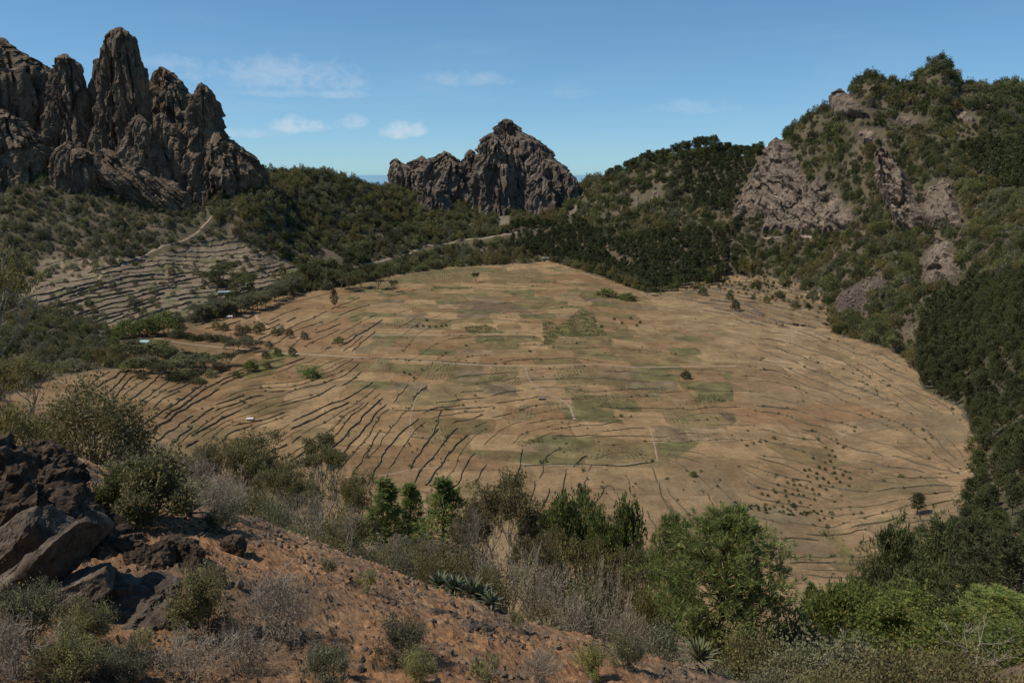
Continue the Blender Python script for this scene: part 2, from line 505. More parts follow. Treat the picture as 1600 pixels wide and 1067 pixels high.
def far_h0(x, y):
    y = np.maximum(np.asarray(y, float), 20.0); s = np.clip(np.asarray(x, float) / y, TS[0], TS[-1] - 1e-9)
    fi = (s - TS[0]) / (TS[1] - TS[0]); i = np.clip(fi.astype(int), 0, NS - 2); fi = fi - i
    yq = np.clip(y, 20, 6999.0)
    j = np.clip(np.searchsorted(TY, yq, side='right') - 1, 0, len(TY) - 2)
    fj = (yq - TY[j]) / (TY[j + 1] - TY[j])
    return (TZ[i, j] * (1 - fi) + TZ[i + 1, j] * fi) * (1 - fj) + (TZ[i, j + 1] * (1 - fi) + TZ[i + 1, j + 1] * fi) * fj
# areas drawn in picture coordinates
FLOOR = [(-40, 640), (60, 600), (115, 583), (200, 574), (300, 592), (345, 580), (420, 545), (300, 512), (345, 495), (440, 462), (520, 452), (610, 432), (700, 418), (860, 409), (900, 420), (950, 436), (1010, 458), (1110, 452), (1200, 470), (1290, 492), (1300, 520), (1390, 545), (1432, 575), (1440, 605), (1500, 640), (1530, 700), (1520, 760), (1490, 830), (1400, 880), (1340, 935), (1250, 990), (900, 1000), (500, 900), (-40, 800)]
TERR_L = [(20, 470), (60, 405), (150, 402), (235, 404), (290, 386), (350, 378), (420, 392), (470, 425), (440, 455), (330, 492), (250, 505), (170, 512), (60, 480)]
TERR_R = [(1050, 452), (1110, 435), (1180, 428), (1290, 452), (1300, 515), (1200, 505), (1100, 475)]
TERR_R2 = [(1410, 490), (1460, 500), (1445, 560), (1395, 548)]
def far_h(x, y):
    x = np.asarray(x, float); y = np.asarray(y, float)
    z = far_h0(x, y)
    px, py = project(x, np.maximum(y, 20), z)
    slope_m = sstep(4, 40, z) * sstep(230, 420, y)
    rg = ridged(x / 150 + 3, y / 190, .5, 4) - .55
    n = fbm(x / 90, y / 90, 1.7, 5)
    z = z + slope_m * (rg * 7.0 + n * 4.5) + (1 - slope_m) * sstep(200, 300, y) * fbm(x / 60, y / 60, 4.4, 3) * .5
    nslope = sstep(45, 90, y) * (1 - sstep(180, 260, y))
    z = z + nslope * fbm(x / 14, y / 14, 2.2, 4) * 1.4
    # terraces: flat treads and steep risers
    t = (in_poly(px, py, TERR_L) | in_poly(px, py, TERR_R) | in_poly(px, py, TERR_R2)) & (y > 300) & (y < 1300)
    st = 2.0
    fr = z / st - np.floor(z / st)
    zq = st * (np.floor(z / st) + sstep(.72, .98, fr))
    z = np.where(t, .15 * z + .85 * zq, z)
    return z
def H0(x, y):
    x = np.asarray(x, float); y = np.asarray(y, float)
    zn = near_h(np.clip(x, -40, 40), np.clip(y, -12, 45))
    w = sstep(30, 52, np.hypot(x, y))
    w = np.where(y < 6, np.maximum(w, 0), w)
    return zn * (1 - w) + far_h(x, np.maximum(y, 21)) * w

# sampled once on the grid that becomes the land mesh
s_in = np.linspace(-.80, .80, 800)
s_out = np.geomspace(.803, 1.9, 46)
SG = np.concatenate([-s_out[::-1], s_in, s_out])
yg = [36.0]
while yg[-1] < 7000:
    y = yg[-1]
    if y < 235: d = y * .028
    elif y < 1250: d = min(y * y / (150 * 768) * 1.4, 3.4)
    elif y < 1750: d = 5.5
    else: d = y * .045
    yg.append(y + d)
YG = np.array(yg)
GX = SG[:, None] * YG[None, :]; GY = np.broadcast_to(YG[None, :], GX.shape)
GZ = H0(GX, GY)
def H(x, y):
    """ground height anywhere (reads the land mesh itself beyond 45 m)"""
    x = np.asarray(x, float); y = np.asarray(y, float)
    yq = np.clip(y, YG[0], YG[-1] - 1e-6); s = np.clip(x / yq, SG[0], SG[-1] - 1e-9)
    i = np.clip(np.searchsorted(SG, s, side='right') - 1, 0, len(SG) - 2); fi = (s - SG[i]) / (SG[i + 1] - SG[i])
    j = np.clip(np.searchsorted(YG, yq, side='right') - 1, 0, len(YG) - 2); fj = (yq - YG[j]) / (YG[j + 1] - YG[j])
    zf = (GZ[i, j] * (1 - fi) + GZ[i + 1, j] * fi) * (1 - fj) + (GZ[i, j + 1] * (1 - fi) + GZ[i + 1, j + 1] * fi) * fj
    if np.all(y > 46): return zf
    return np.where(y > 46, zf, H0(x, y))
def hit(px, py, y0=46.0, y1=1900.0):
    """first ground point seen at a picture position (array ok)"""
    px = np.atleast_1d(np.asarray(px, float)); py = np.atleast_1d(np.asarray(py, float))
    t = tan_el(py); s = (px - 800) / F * (cp - t * sp)
    Y = np.geomspace(y0, y1, 1500)
    res = np.full((len(px), 3), np.nan)
    for k in range(len(px)):
        zz = HC + t[k] * Y
        g = H(s[k] * Y, Y)
        b = np.nonzero(g >= zz)[0]
        i = b[0] if len(b) else np.argmin(zz - g)
        yy = Y[i]
        res[k] = (s[k] * yy, yy, H(s[k] * yy, yy))
    return res
def visible(x, y, z):
    """is a point high enough to be seen over the land in front of it"""
    ok = np.ones(len(x), bool)
    for f in np.linspace(.06, .985, 70):
        yy = y * f
        m = yy > 50
        ok &= ~(m & (H(x * f, np.maximum(yy, 50)) > HC + (z - HC) * f + .3))
    return ok
GPX, GPY = project(GX, GY, GZ)
# ------------------------------------------------------------------ the land: colours of soil, plots, turf
def plot_map(x, y):
    """patchwork of plots: skewed strips cut into lengths, edges wavy"""
    wx = x + fbm(x / 40, y / 40, 9.1, 3) * 5
    wy = y + fbm(x / 45, y / 45, 3.3, 3) * 6
    v = (wy + .06 * wx) / 26.0
    r = np.floor(v).astype(int)
    h = (np.sin(r * 12.9898) * 43758.5453); h = h - np.floor(h)
    u = (wx + r * 7 + h * 40) / (22 + 26 * h)
    c = np.floor(u).astype(int)
    k = np.sin(r * 78.233 + c * 37.719) * 43758.5453; k = k - np.floor(k)
    k2 = np.sin(r * 15.17 + c * 91.13) * 24634.63; k2 = k2 - np.floor(k2)
    ev = np.minimum(v - r, 1 - (v - r)) * 26; eu = np.minimum(u - c, 1 - (u - c)) * (22 + 26 * h)
    return k, k2, np.minimum(eu, ev)
# plots that stand out in the picture: outline in picture coordinates, kind
PATCH = [
 ('burnt', [(698, 474), (735, 470), (800, 474), (842, 490), (800, 488), (735, 489)]),
 ('green', [(868, 512), (885, 502), (905, 484), (925, 486), (935, 510), (950, 525), (905, 528), (870, 525)]),
 ('green', [(848, 500), (875, 508), (870, 535), (850, 540)]),
 ('crop', [(852, 525), (905, 530), (935, 545), (880, 548), (855, 545)]),
 ('green', [(722, 512), (758, 508), (790, 520), (735, 522)]),
 ('crop', [(605, 505), (640, 498), (640, 512), (600, 512)]),
 ('crop', [(585, 562), (612, 560), (610, 580), (582, 580)]),
 ('crop', [(665, 567), (715, 567), (705, 596), (662, 592)]),
 ('grey', [(715, 570), (765, 572), (748, 598), (705, 596)]),
 ('crop', [(768, 572), (808, 573), (815, 602), (762, 598)]),
 ('crop', [(870, 575), (935, 572), (930, 590), (870, 598)]),
 ('grey', [(935, 572), (990, 572), (1005, 588), (930, 596)]),
 ('crop', [(880, 605), (915, 600), (925, 618), (985, 615), (985, 628), (940, 632), (890, 620)]),
 ('crop', [(990, 600), (1035, 605), (1040, 625), (985, 630)]),
 ('green', [(1078, 618), (1122, 616), (1132, 628), (1085, 634)]),
 ('crop', [(1040, 640), (1080, 638), (1075, 662), (1045, 660)]),
 ('crop', [(806, 635), (832, 632), (838, 655), (800, 658)]),
 ('crop', [(855, 625), (885, 630), (890, 645), (855, 642)]),
 ('crop', [(672, 665), (700, 660), (698, 690), (668, 695)]),
 ('green', [(808, 690), (845, 684), (850, 692), (815, 697)]),
 ('crop', [(875, 692), (905, 695), (905, 715), (872, 712)]),
 ('crop', [(908, 702), (955, 702), (958, 718), (910, 718)]),
 ('crop', [(960, 702), (1010, 698), (1012, 716), (965, 718)]),
 ('grey', [(820, 690), (870, 692), (868, 710), (815, 712)]),
 ('pale', [(1070, 672), (1130, 668), (1140, 688), (1080, 690)]),
 ('turf', [(372, 572), (410, 562), (450, 565), (420, 588), (378, 590)]),
 ('turf', [(462, 572), (500, 568), (510, 590), (470, 592)]),
 ('turf', [(410, 545), (450, 548), (470, 560), (420, 560)]),
 ('crop', [(640, 425), (700, 420), (750, 418), (740, 440), (650, 445)]),
 ('crop', [(760, 425), (840, 420), (850, 440), (770, 445)]),
 ('crop', [(560, 440), (640, 435), (620, 452), (560, 455)]),
 ('green', [(730, 755), (750, 750), (745, 775), (722, 770)]),
 ('greys', [(1330, 655), (1410, 652), (1440, 668), (1350, 674)]),
 ('grey', [(1440, 640), (1500, 650), (1520, 690), (1470, 700), (1440, 670)]),
 ('grey', [(1070, 720), (1130, 730), (1160, 790), (1090, 770)]),
 ('grey', [(1130, 780), (1250, 792), (1290, 815), (1240, 830), (1140, 800)]),
 ('greys', [(1180, 820), (1300, 830), (1330, 870), (1240, 880), (1190, 850)]),
 ('turfy', [(1282, 828), (1310, 832), (1330, 860), (1322, 890), (1300, 850)]),
 ('crop', [(1365, 808), (1400, 805), (1415, 818), (1390, 822)]),
 ('pale', [(1180, 560), (1290, 555), (1330, 570), (1250, 585)]),
 ('redd', [(1140, 640), (1330, 630), (1400, 650), (1330, 660), (1160, 665)]),
 ('redd', [(430, 520), (520, 500), (600, 505), (560, 540), (470, 550)]),
 ('redd', [(300, 515), (400, 500), (420, 530), (330, 538)]),
 ('pale', [(1200, 505), (1300, 515), (1310, 530), (1220, 540)]),
]
PCOL = {'burnt': (.135, .10, .072), 'green': (.13, .128, .052), 'crop': (.19, .155, .08), 'grey': (.20, .154, .098), 'greys': (.17, .13, .085),
        'pale': (.37, .265, .165), 'turf': (.10, .13, .04), 'turfy': (.17, .15, .055), 'redd': (.25, .15, .08)}
def lerp(a, b, t): return a + (b - a) * t[..., None]
C3 = lambda *c: np.array(c, float)
flo = in_poly(GPX + 6 * fbm(GX / 20, GY / 20, 1.9, 3), GPY + 3 * fbm(GX / 20, GY / 20, 7.9, 3), FLOOR) & (GY > 225) & (GY < 1230)
terr = (in_poly(GPX, GPY, TERR_L) | in_poly(GPX, GPY, TERR_R)) & (GY > 300) & (GY < 1300)
n_a = fbm(GX / 120, GY / 120, .3, 4); n_b = fbm(GX / 12, GY / 12, 6.3, 4); n_c = fbm(GX / 35, GY / 35, 1.3, 4)
k1, k2, edge = plot_map(GX, GY)
base = lerp(C3(.238, .148, .076), C3(.328, .225, .124), np.clip(.5 + n_a * .4 + (k1 - .5) * 1.7, 0, 1))
right = sstep(60, 260, GX)
base = lerp(base, base * .35 + .65 * C3(.30, .222, .138), right * .8)
near_b = sstep(430, 300, GY)
base = lerp(base, C3(.255, .183, .113) * (1 + .15 * n_c[..., None]), near_b * .6)
left_r = sstep(-150, -320, GX)
base = lerp(base, C3(.24, .152, .086), left_r * .6)
mid_z = in_poly(GPX, GPY, [(540, 440), (700, 416), (880, 416), (1010, 470), (1140, 560), (1150, 660), (1030, 730), (860, 730), (660, 700), (560, 600)])
olive = np.where(mid_z, sstep(.40, .62, k2 + n_b * .05), sstep(.80, .9, k2)) * sstep(.3, 1.1, edge)
strength = .35 + .6 * np.abs(np.sin(k1 * 57.0))
ocol = np.where((k1 > .75)[..., None], C3(.175, .135, .088), C3(.140, .130, .058))
base = lerp(base, ocol * (1 + .3 * n_b)[..., None], olive * strength * np.where(mid_z, 1.0, .45))
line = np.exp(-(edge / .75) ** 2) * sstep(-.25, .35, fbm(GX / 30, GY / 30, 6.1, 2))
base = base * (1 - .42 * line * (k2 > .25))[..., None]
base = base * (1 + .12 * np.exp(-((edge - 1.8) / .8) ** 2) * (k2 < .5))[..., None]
base = base * (1 + .15 * n_b + .12 * n_c)[..., None]
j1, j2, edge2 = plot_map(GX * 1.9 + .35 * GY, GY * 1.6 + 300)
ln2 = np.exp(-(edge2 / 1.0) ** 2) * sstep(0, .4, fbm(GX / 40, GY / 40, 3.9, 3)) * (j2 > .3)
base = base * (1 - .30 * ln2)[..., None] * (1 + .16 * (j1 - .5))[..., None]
pid = np.zeros(GX.shape, int)
kinds = list(PCOL)
wpx = GPX + fbm(GX / 14, GY / 14, 8.8, 4) * 7.0; wpy = GPY + fbm(GX / 14, GY / 14, 2.8, 4) * 2.6
for kind, poly in PATCH:
    m = in_poly(wpx, wpy, poly) & flo
    pid[m] = kinds.index(kind) + 1
    c = C3(*PCOL[kind]) * (1 + .22 * n_b + .12 * n_c)[..., None]
    base = np.where(m[..., None], lerp(base, c, np.clip(.6 + .7 * n_b + .3 * n_c, .15, .9)), base)
hill = lerp(C3(.075, .060, .040), C3(.155, .118, .078), np.clip(.42 + n_c * .6 + n_b * .35, 0, 1))
green_h = np.clip(.35 + n_a * .8 + n_b * .3, 0, 1)
hill = lerp(hill, C3(.075, .075, .035), green_h * .5)
tl = lerp(C3(.150, .115, .077), C3(.24, .182, .12), np.clip(.5 + n_b * .8, 0, 1))
tl = np.where((fbm(GX / 18, GY / 30, 7.7, 3) > .3)[..., None], lerp(tl, C3(.085, .105, .035), np.full(GX.shape, .6)), tl)
scree = in_poly(GPX + 14 * n_b, GPY + 10 * n_c, [(1296, 486), (1310, 462), (1350, 436), (1382, 430), (1372, 455), (1345, 490), (1318, 498)]) & (GY > 500)
qx, qy = GPX + 9 * n_c, GPY + 5 * n_b
pale_s = in_poly(qx, qy, [(772, 332), (798, 328), (802, 345), (792, 362), (776, 356)]) | in_poly(qx, qy, [(895, 320), (906, 324), (898, 338), (884, 348)])
farm = in_poly(GPX + 6 * n_b, GPY + 4 * n_c, [(165, 508), (300, 505), (420, 540), (425, 552), (345, 585), (300, 596), (200, 580), (185, 545)]) & (GY > 400)
terr_r = terr & (GX > 0) & (GPX < 1340)
base = base * np.array([.93, .895, .81]) * .92
CG = np.where((flo | farm | terr_r)[..., None], base * np.where(farm & ~flo, .78, np.where(terr_r, .9, 1.0))[..., None], np.where(terr[..., None], tl, hill))
CG = np.where(scree[..., None], C3(.088, .068, .056) * (1 + .45 * n_b)[..., None], CG)
CG = np.where((pale_s & (GY > 1000))[..., None], C3(.18, .145, .10) * (1 + .35 * n_b)[..., None], CG)
dslope = (GY < 240) & ~flo
CG = np.where(dslope[..., None], lerp(C3(.16, .105, .068), C3(.26, .185, .125), np.clip(.5 + n_c + n_b * .4, 0, 1)), CG)
M_LAND = attr_mat('soil and turf', (.9, .3, .08), .2, (1.1, .6, .7))
V = np.stack([GX, GY, GZ], -1)
nS, nY = GX.shape
keep = gridfaces(nS, nY)[:, ::-1]
me = mesh('crater_land', V.reshape(-1, 3), keep, M_LAND, True)
colattr(me, 'Col', np.clip(CG, 0.01, .9).reshape(-1, 3))
tag(obj('crater_land', me), 'crater bowl with tan ploughed plots on its floor and scrubby slopes', kind='structure')

# near slope: finer sheet of red-brown earth
s2 = np.linspace(-1.25, 1.15, 560)
y2 = np.concatenate([np.geomspace(2.5, 30, 330), np.geomspace(30.3, 43, 30)])
NX = s2[:, None] * y2[None, :]; NY = np.broadcast_to(y2[None, :], NX.shape)
def near_detail(x, y):
    a = fbm(x / 2.4, y / 2.4, .4, 4) * .16
    b = ridged(x / 1.1 + .3 * y, y / 1.1, .9, 4) * .022
    c = fbm(x / .32, y / .32, 5.1, 4) * .04
    d = np.maximum(fbm(x / .2, y / .2, 1.9, 2) - .2, 0) * .14
    return a + b + c + d
NZ0 = H0(NX, NY)
NZ = NZ0 + near_detail(NX, NY) * sstep(2, 5, NY)
na = fbm(NX / 3.2, NY / 3.2, 3.9, 4); nb = fbm(NX / .5, NY / .5, 8.2, 4); nc = fbm(NX / .9 + 4, NY / .9, 2.2, 4)
npx, npy = project(NX, NY, NZ)
red = np.clip(.45 + na * .9 + sstep(420, 640, npx) * .35 - sstep(900, 1100, npx) * .2, 0, 1)
cn = lerp(C3(.130, .092, .064), C3(.25, .140, .074), red)
cn = lerp(cn, C3(.33, .225, .135), np.clip(nc * 1.2 - .1 + sstep(0, 90, npy - (813 + (npx - 400) * .342)) * -.35 + .25, 0, 1) * .65)
cn = lerp(cn, C3(.070, .055, .045), np.clip(nb * 1.3 - .25, 0, 1) * .7)
cn = cn * np.array([1.24, 1.18, 1.08]) * (1 + .35 * fbm(NX / .12, NY / .12, 6.6, 2))[..., None]
M_NEAR = attr_mat('red earth', (9.0, 2.0), .3, (11, .9, .10))
me = mesh('foreground_slope', np.stack([NX, NY, NZ], -1).reshape(-1, 3), gridfaces(*NX.shape)[:, ::-1], M_NEAR, False)
colattr(me, 'Col', np.clip(cn, .02, .9).reshape(-1, 3))
tag(obj('foreground_slope', me), 'steep bank of red-brown stony earth falling away below the viewpoint', kind='structure')
# ground under and behind the viewpoint
bx, by = np.meshgrid(np.linspace(-70, 70, 90), np.linspace(-40, 3.2, 40), indexing='ij')
bz = H0(bx, np.maximum(by, -12)) - .12
me = mesh('rim_ground', np.stack([bx, by, bz], -1).reshape(-1, 3), gridfaces(*bx.shape)[:, ::-1], M_NEAR, True)
colattr(me, 'Col', np.tile(C3(.15, .09, .06), (bx.size, 1)))
tag(obj('rim_ground', me), 'earth of the crater rim behind the viewpoint', kind='structure')

# the sea far below, out to the horizon
m_sea, N, L, b = nodes('sea water')
b.inputs['Base Color'].default_value = (.05, .12, .19, 1)
b.inputs['Roughness'].default_value = .12
b.inputs['Specular IOR Level'].default_value = .5
a = np.linspace(0, 2 * np.pi, 96, endpoint=False)
rr = np.array([0.1, 5e3, 3e4, 1.6e5])
Vs = np.stack([np.outer(rr, np.cos(a)), np.outer(rr, np.sin(a)), np.full((4, 96), -1320.0)], -1).reshape(-1, 3)
tag(obj('sea', mesh('sea', Vs, gridfaces(4, 96, True), m_sea)), 'blue sea far below reaching the horizon', kind='structure')
# ------------------------------------------------------------------ rock crags and outcrops
M_CRAG = rock_mat('dark volcanic rock', [(.066, .047, .033), (.130, .093, .063), (.19, .138, .09), (.285, .20, .125)], .045, ((.07, .066, .034), 1.22), bdist=2.2)
M_CRAG2 = rock_mat('grey-brown volcanic rock', [(.072, .056, .045), (.14, .108, .082), (.205, .156, .113), (.29, .205, .135)], .03, ((.075, .072, .038), 1.02) if False else None, bdist=2.5)
M_PALE = rock_mat('pale weathered rock', [(.095, .073, .054), (.168, .129, .095), (.225, .172, .126), (.31, .235, .165)], .04, None, bdist=1.5, zs=.8)
def loft(outline, Y, depth=.75, amp=(.13, .05, .018), seed=0, nt=150, dz=1.7, lean=0.0, below=30.0, shear=0.0):
    """a rock tower given by its left and right edge at successive picture rows, at distance Y"""
    o = np.array(sorted(outline), float)
    L_ = np.array([at(l, r, Y) for r, l, _ in o]); R_ = np.array([at(q, r, Y) for r, _, q in o])
    z = L_[:, 2]; cx = (L_[:, 0] + R_[:, 0]) / 2; hw = (R_[:, 0] - L_[:, 0]) / 2
    order = np.argsort(z); z = z[order]; cx = cx[order]; hw = hw[order]
    zz = np.arange(z[0] - below, z[-1] + 1e-6, dz)
    cxs = np.interp(zz, z, cx)
    hws = np.interp(zz, z, hw)
    lowm = zz < z[0]
    hws = np.where(lowm, hw[0] * (1 + (z[0] - zz) / 100 * .35), hws)
    # pointed top instead of a table
    zt = z[-1] + .55 * hw[-1]
    zz2 = np.arange(zz[-1] + dz, zt, dz)
    if len(zz2):
        kk = np.sqrt(np.clip(1 - (zz2 - zz[-1]) / (zt - zz[-1]), .02, 1)) * .9
        zz = np.concatenate([zz, zz2]); cxs = np.concatenate([cxs, cxs[-1] + 0 * kk]); hws = np.concatenate([hws, hws[-1] * kk])
    hmax = hw.max()
    nt = int(nt * .85)
    th = np.linspace(0, 2 * np.pi, nt, endpoint=False)
    ring = np.stack([np.cos(th), np.sin(th) * depth], -1)
    q = (np.abs(np.cos(th)) ** 2.4 + np.abs(np.sin(th)) ** 2.4) ** (-1 / 2.4)
    X = cxs[:, None] + hws[:, None] * ring[None, :, 0] * q
    # depth thins upwards less than width so that towers stay solid
    dw = .55 * hws + .45 * hmax * np.sqrt(np.clip(hws / hmax, 0, 1))
    Yp = Y + dw[:, None] * ring[None, :, 1] * q + (zz - zz[0])[:, None] * lean
    Z = np.broadcast_to(zz[:, None], X.shape).copy()
    nx = np.cos(th)[None, :]; ny = np.sin(th)[None, :]
    sx = X + shear * Z
    w = min(hmax, 60.0)
    big = ridged(sx / (w * .75) + seed, Yp / (w * .75), Z / (w * 2.2), 3) - .75
    mid = ridged(sx / 13 + seed, Yp / 13, Z / 26, 3) - .7
    sm = fbm(sx / 5 + seed, Yp / 5, Z / 6, 3)
    blk = np.abs(fbm(sx / 9 + seed * 2, Yp / 9, Z / 9, 2))
    f1 = facet(sx / 14 + seed, Yp / 14, Z / 52); f2 = facet(sx / 5 + seed, Yp / 5, Z / 17)
    taper = np.clip(hws / 14, .15, 1)[:, None]
    fis = -np.clip(1 - np.abs(pn(sx / 11 + seed * 3, Yp / 11, Z / 90)) * 6, 0, 1) * .07 * w      # upright clefts
    fis = fis - np.clip(1 - np.abs(pn(sx / 30 + seed, Yp / 30, Z / 140)) * 8, 0, 1) * .14 * w
    d = (fis + big * amp[0] * w + mid * amp[1] * w * .5 + sm * amp[2] * w * .5) * taper + (f1 * 6.0 + f2 * 2.2) * taper
    X = X + nx * d; Yp = Yp + ny * d
    Z = Z + taper * (fbm(X / 8, Yp / 8, Z / 8 + seed, 2) * 1.8)
    nr = len(zz)
    V = np.stack([X, Yp, Z], -1).reshape(-1, 3)
    top = V[-nt:].mean(0) + np.array([0, 0, dz * .8])
    V = np.concatenate([V, top[None]])
    f = gridfaces(nr, nt, True)
    i = np.arange(nt)
    ft = np.stack([(nr - 1) * nt + i, (nr - 1) * nt + (i + 1) % nt, np.full(nt, nr * nt)], -1)
    return V, [f, ft]
def crag(name, towers, mat, label, cat='crag', below=30):
    ps = []
    base = None
    for k, (pname, outline, Y, kw) in enumerate(towers):
        kw = dict(below=below) | kw
        V, f = loft(outline, Y, seed=3.7 * k + len(label), **kw)
        ps.append((pname, V, f))
    allv = np.concatenate([p[1] for p in ps])
    c = np.array([allv[:, 0].mean(), allv[:, 1].mean(), allv[:, 2].min()])
    r = obj(name, None, None, c)
    tag(r, label, cat)
    for pname, V, f in ps:
        obj(pname, mesh(pname, V - c, f, mat, False), r)
    return r
crag('rock_crag', [
 ('rock_wall', [(60, -150, 0), (68, -160, 8), (85, -170, 38), (100, -175, 62), (118, -180, 84), (160, -190, 92), (220, -200, 96), (300, -230, 110)], 1290, dict(depth=.35, amp=(.14, .06, .02), nt=230)),
 ('pinnacle', [(87, 98, 108), (92, 92, 115), (100, 87, 122), (120, 82, 128), (150, 78, 134), (190, 74, 142), (235, 68, 156), (260, 64, 165)], 1200, {}),
 ('buttress', [(176, -5, 12), (185, -25, 28), (205, -45, 48), (240, -70, 72), (280, -90, 88), (305, -100, 94)], 1100, dict(depth=.6, nt=170)),
 ('pinnacle', [(52, 168, 186), (60, 164, 188), (90, 162, 190), (140, 158, 192), (180, 151, 194), (230, 146, 198), (258, 144, 202)], 1170, dict(nt=120)),
 ('pinnacle', [(49, 178, 200), (56, 177, 206), (75, 180, 215), (100, 182, 221), (140, 184, 227), (180, 186, 234), (220, 188, 246), (262, 186, 262)], 1150, dict(nt=130)),
 ('pinnacle', [(95, 147, 158), (110, 144, 162), (150, 140, 166), (200, 136, 170)], 1215, dict(nt=90)),
 ('pinnacle', [(110, 242, 262), (116, 238, 267), (130, 236, 278), (148, 232, 297), (170, 228, 306), (220, 222, 318), (262, 220, 330)], 1235, {}),
 ('pinnacle', [(132, 311, 318), (140, 307, 324), (155, 303, 331), (175, 299, 337), (198, 295, 345), (215, 290, 358), (232, 284, 378), (246, 278, 392), (262, 272, 402), (276, 266, 410), (300, 258, 408)], 1150, dict(nt=170)),
 ('buttress', [(182, 214, 222), (192, 208, 234), (210, 202, 244), (235, 194, 256), (262, 190, 270)], 1112, dict(nt=120)),
 ('buttress', [(180, 246, 258), (200, 240, 270), (230, 236, 292), (265, 230, 310)], 1130, dict(nt=120)),
 ('buttress', [(228, 96, 120), (240, 88, 138), (262, 82, 152), (285, 84, 156)], 1085, dict(nt=110)),
 ('ledge', [(240, 150, 176), (262, 146, 225), (282, 160, 262), (302, 190, 292), (322, 222, 306), (345, 252, 312)], 1092, dict(depth=.5, nt=160, shear=.9)),
], M_CRAG, 'cluster of tall dark jagged rock pinnacles rising on the left skyline', below=55)
crag('rock_crag', [
 ('pinnacle', [(191, 782, 800), (197, 776, 807), (206, 771, 814), (220, 760, 836), (232, 753, 852), (250, 746, 868), (266, 738, 885), (284, 731, 899), (305, 724, 904), (325, 716, 900), (345, 712, 890)], 1530, dict(amp=(.16, .075, .03), nt=300, dz=1.9, depth=.6, shear=.25)),
 ('pinnacle', [(235, 838, 846), (245, 830, 858), (262, 822, 880), (290, 818, 896), (320, 815, 898)], 1490, dict(amp=(.2, .09, .03), nt=140, dz=1.9)),
 ('pinnacle', [(212, 760, 772), (230, 750, 790), (262, 742, 806), (300, 735, 815), (335, 730, 820)], 1480, dict(amp=(.2, .09, .03), nt=150, dz=1.9)),
 ('buttress', [(272, 835, 842), (285, 828, 856), (305, 822, 870), (335, 818, 878)], 1452, dict(amp=(.2, .08, .03), nt=100)),
 ('buttress', [(262, 872, 880), (285, 862, 897), (310, 858, 904), (338, 852, 900)], 1468, dict(amp=(.2, .08, .03), nt=100)),
 ('pinnacle', [(238, 690, 699), (244, 680, 706), (254, 664, 716), (268, 652, 730), (290, 645, 740), (330, 640, 745)], 1530, dict(amp=(.17, .08, .03), nt=190, dz=1.9, shear=-.3)),
 ('pinnacle', [(236, 731, 739), (244, 726, 744), (262, 716, 752), (300, 708, 760)], 1525, dict(amp=(.17, .08, .03), nt=110)),
 ('pinnacle', [(250, 614, 623), (258, 612, 632), (270, 611, 652), (290, 609, 672), (325, 606, 690)], 1520, dict(amp=(.16, .08, .03), nt=150, dz=1.9)),
 ('pinnacle', [(246, 655, 664), (256, 640, 676), (275, 632, 690), (310, 630, 700)], 1535, dict(amp=(.16, .08, .03), nt=120)),
 ('buttress', [(285, 668, 678), (300, 660, 692), (325, 655, 705), (350, 655, 712)], 1440, dict(amp=(.18, .08, .03), nt=110)),
], M_CRAG2, 'broad jagged grey-brown crag standing alone beyond the crater in the middle', below=70)
def poly_dist(px, py, poly):
    """distance inside (positive) or outside (negative) of an outline, in picture units"""
    d = np.full(np.shape(px), 1e9)
    n = len(poly)
    for i in range(n):
        x1, y1 = poly[i]; x2, y2 = poly[(i + 1) % n]
        ex, ey = x2 - x1, y2 - y1
        t = np.clip(((px - x1) * ex + (py - y1) * ey) / (ex * ex + ey * ey + 1e-9), 0, 1)
        d = np.minimum(d, np.hypot(px - x1 - t * ex, py - y1 - t * ey))
    return np.where(in_poly(px, py, poly), d, -d)
ROCKP = []
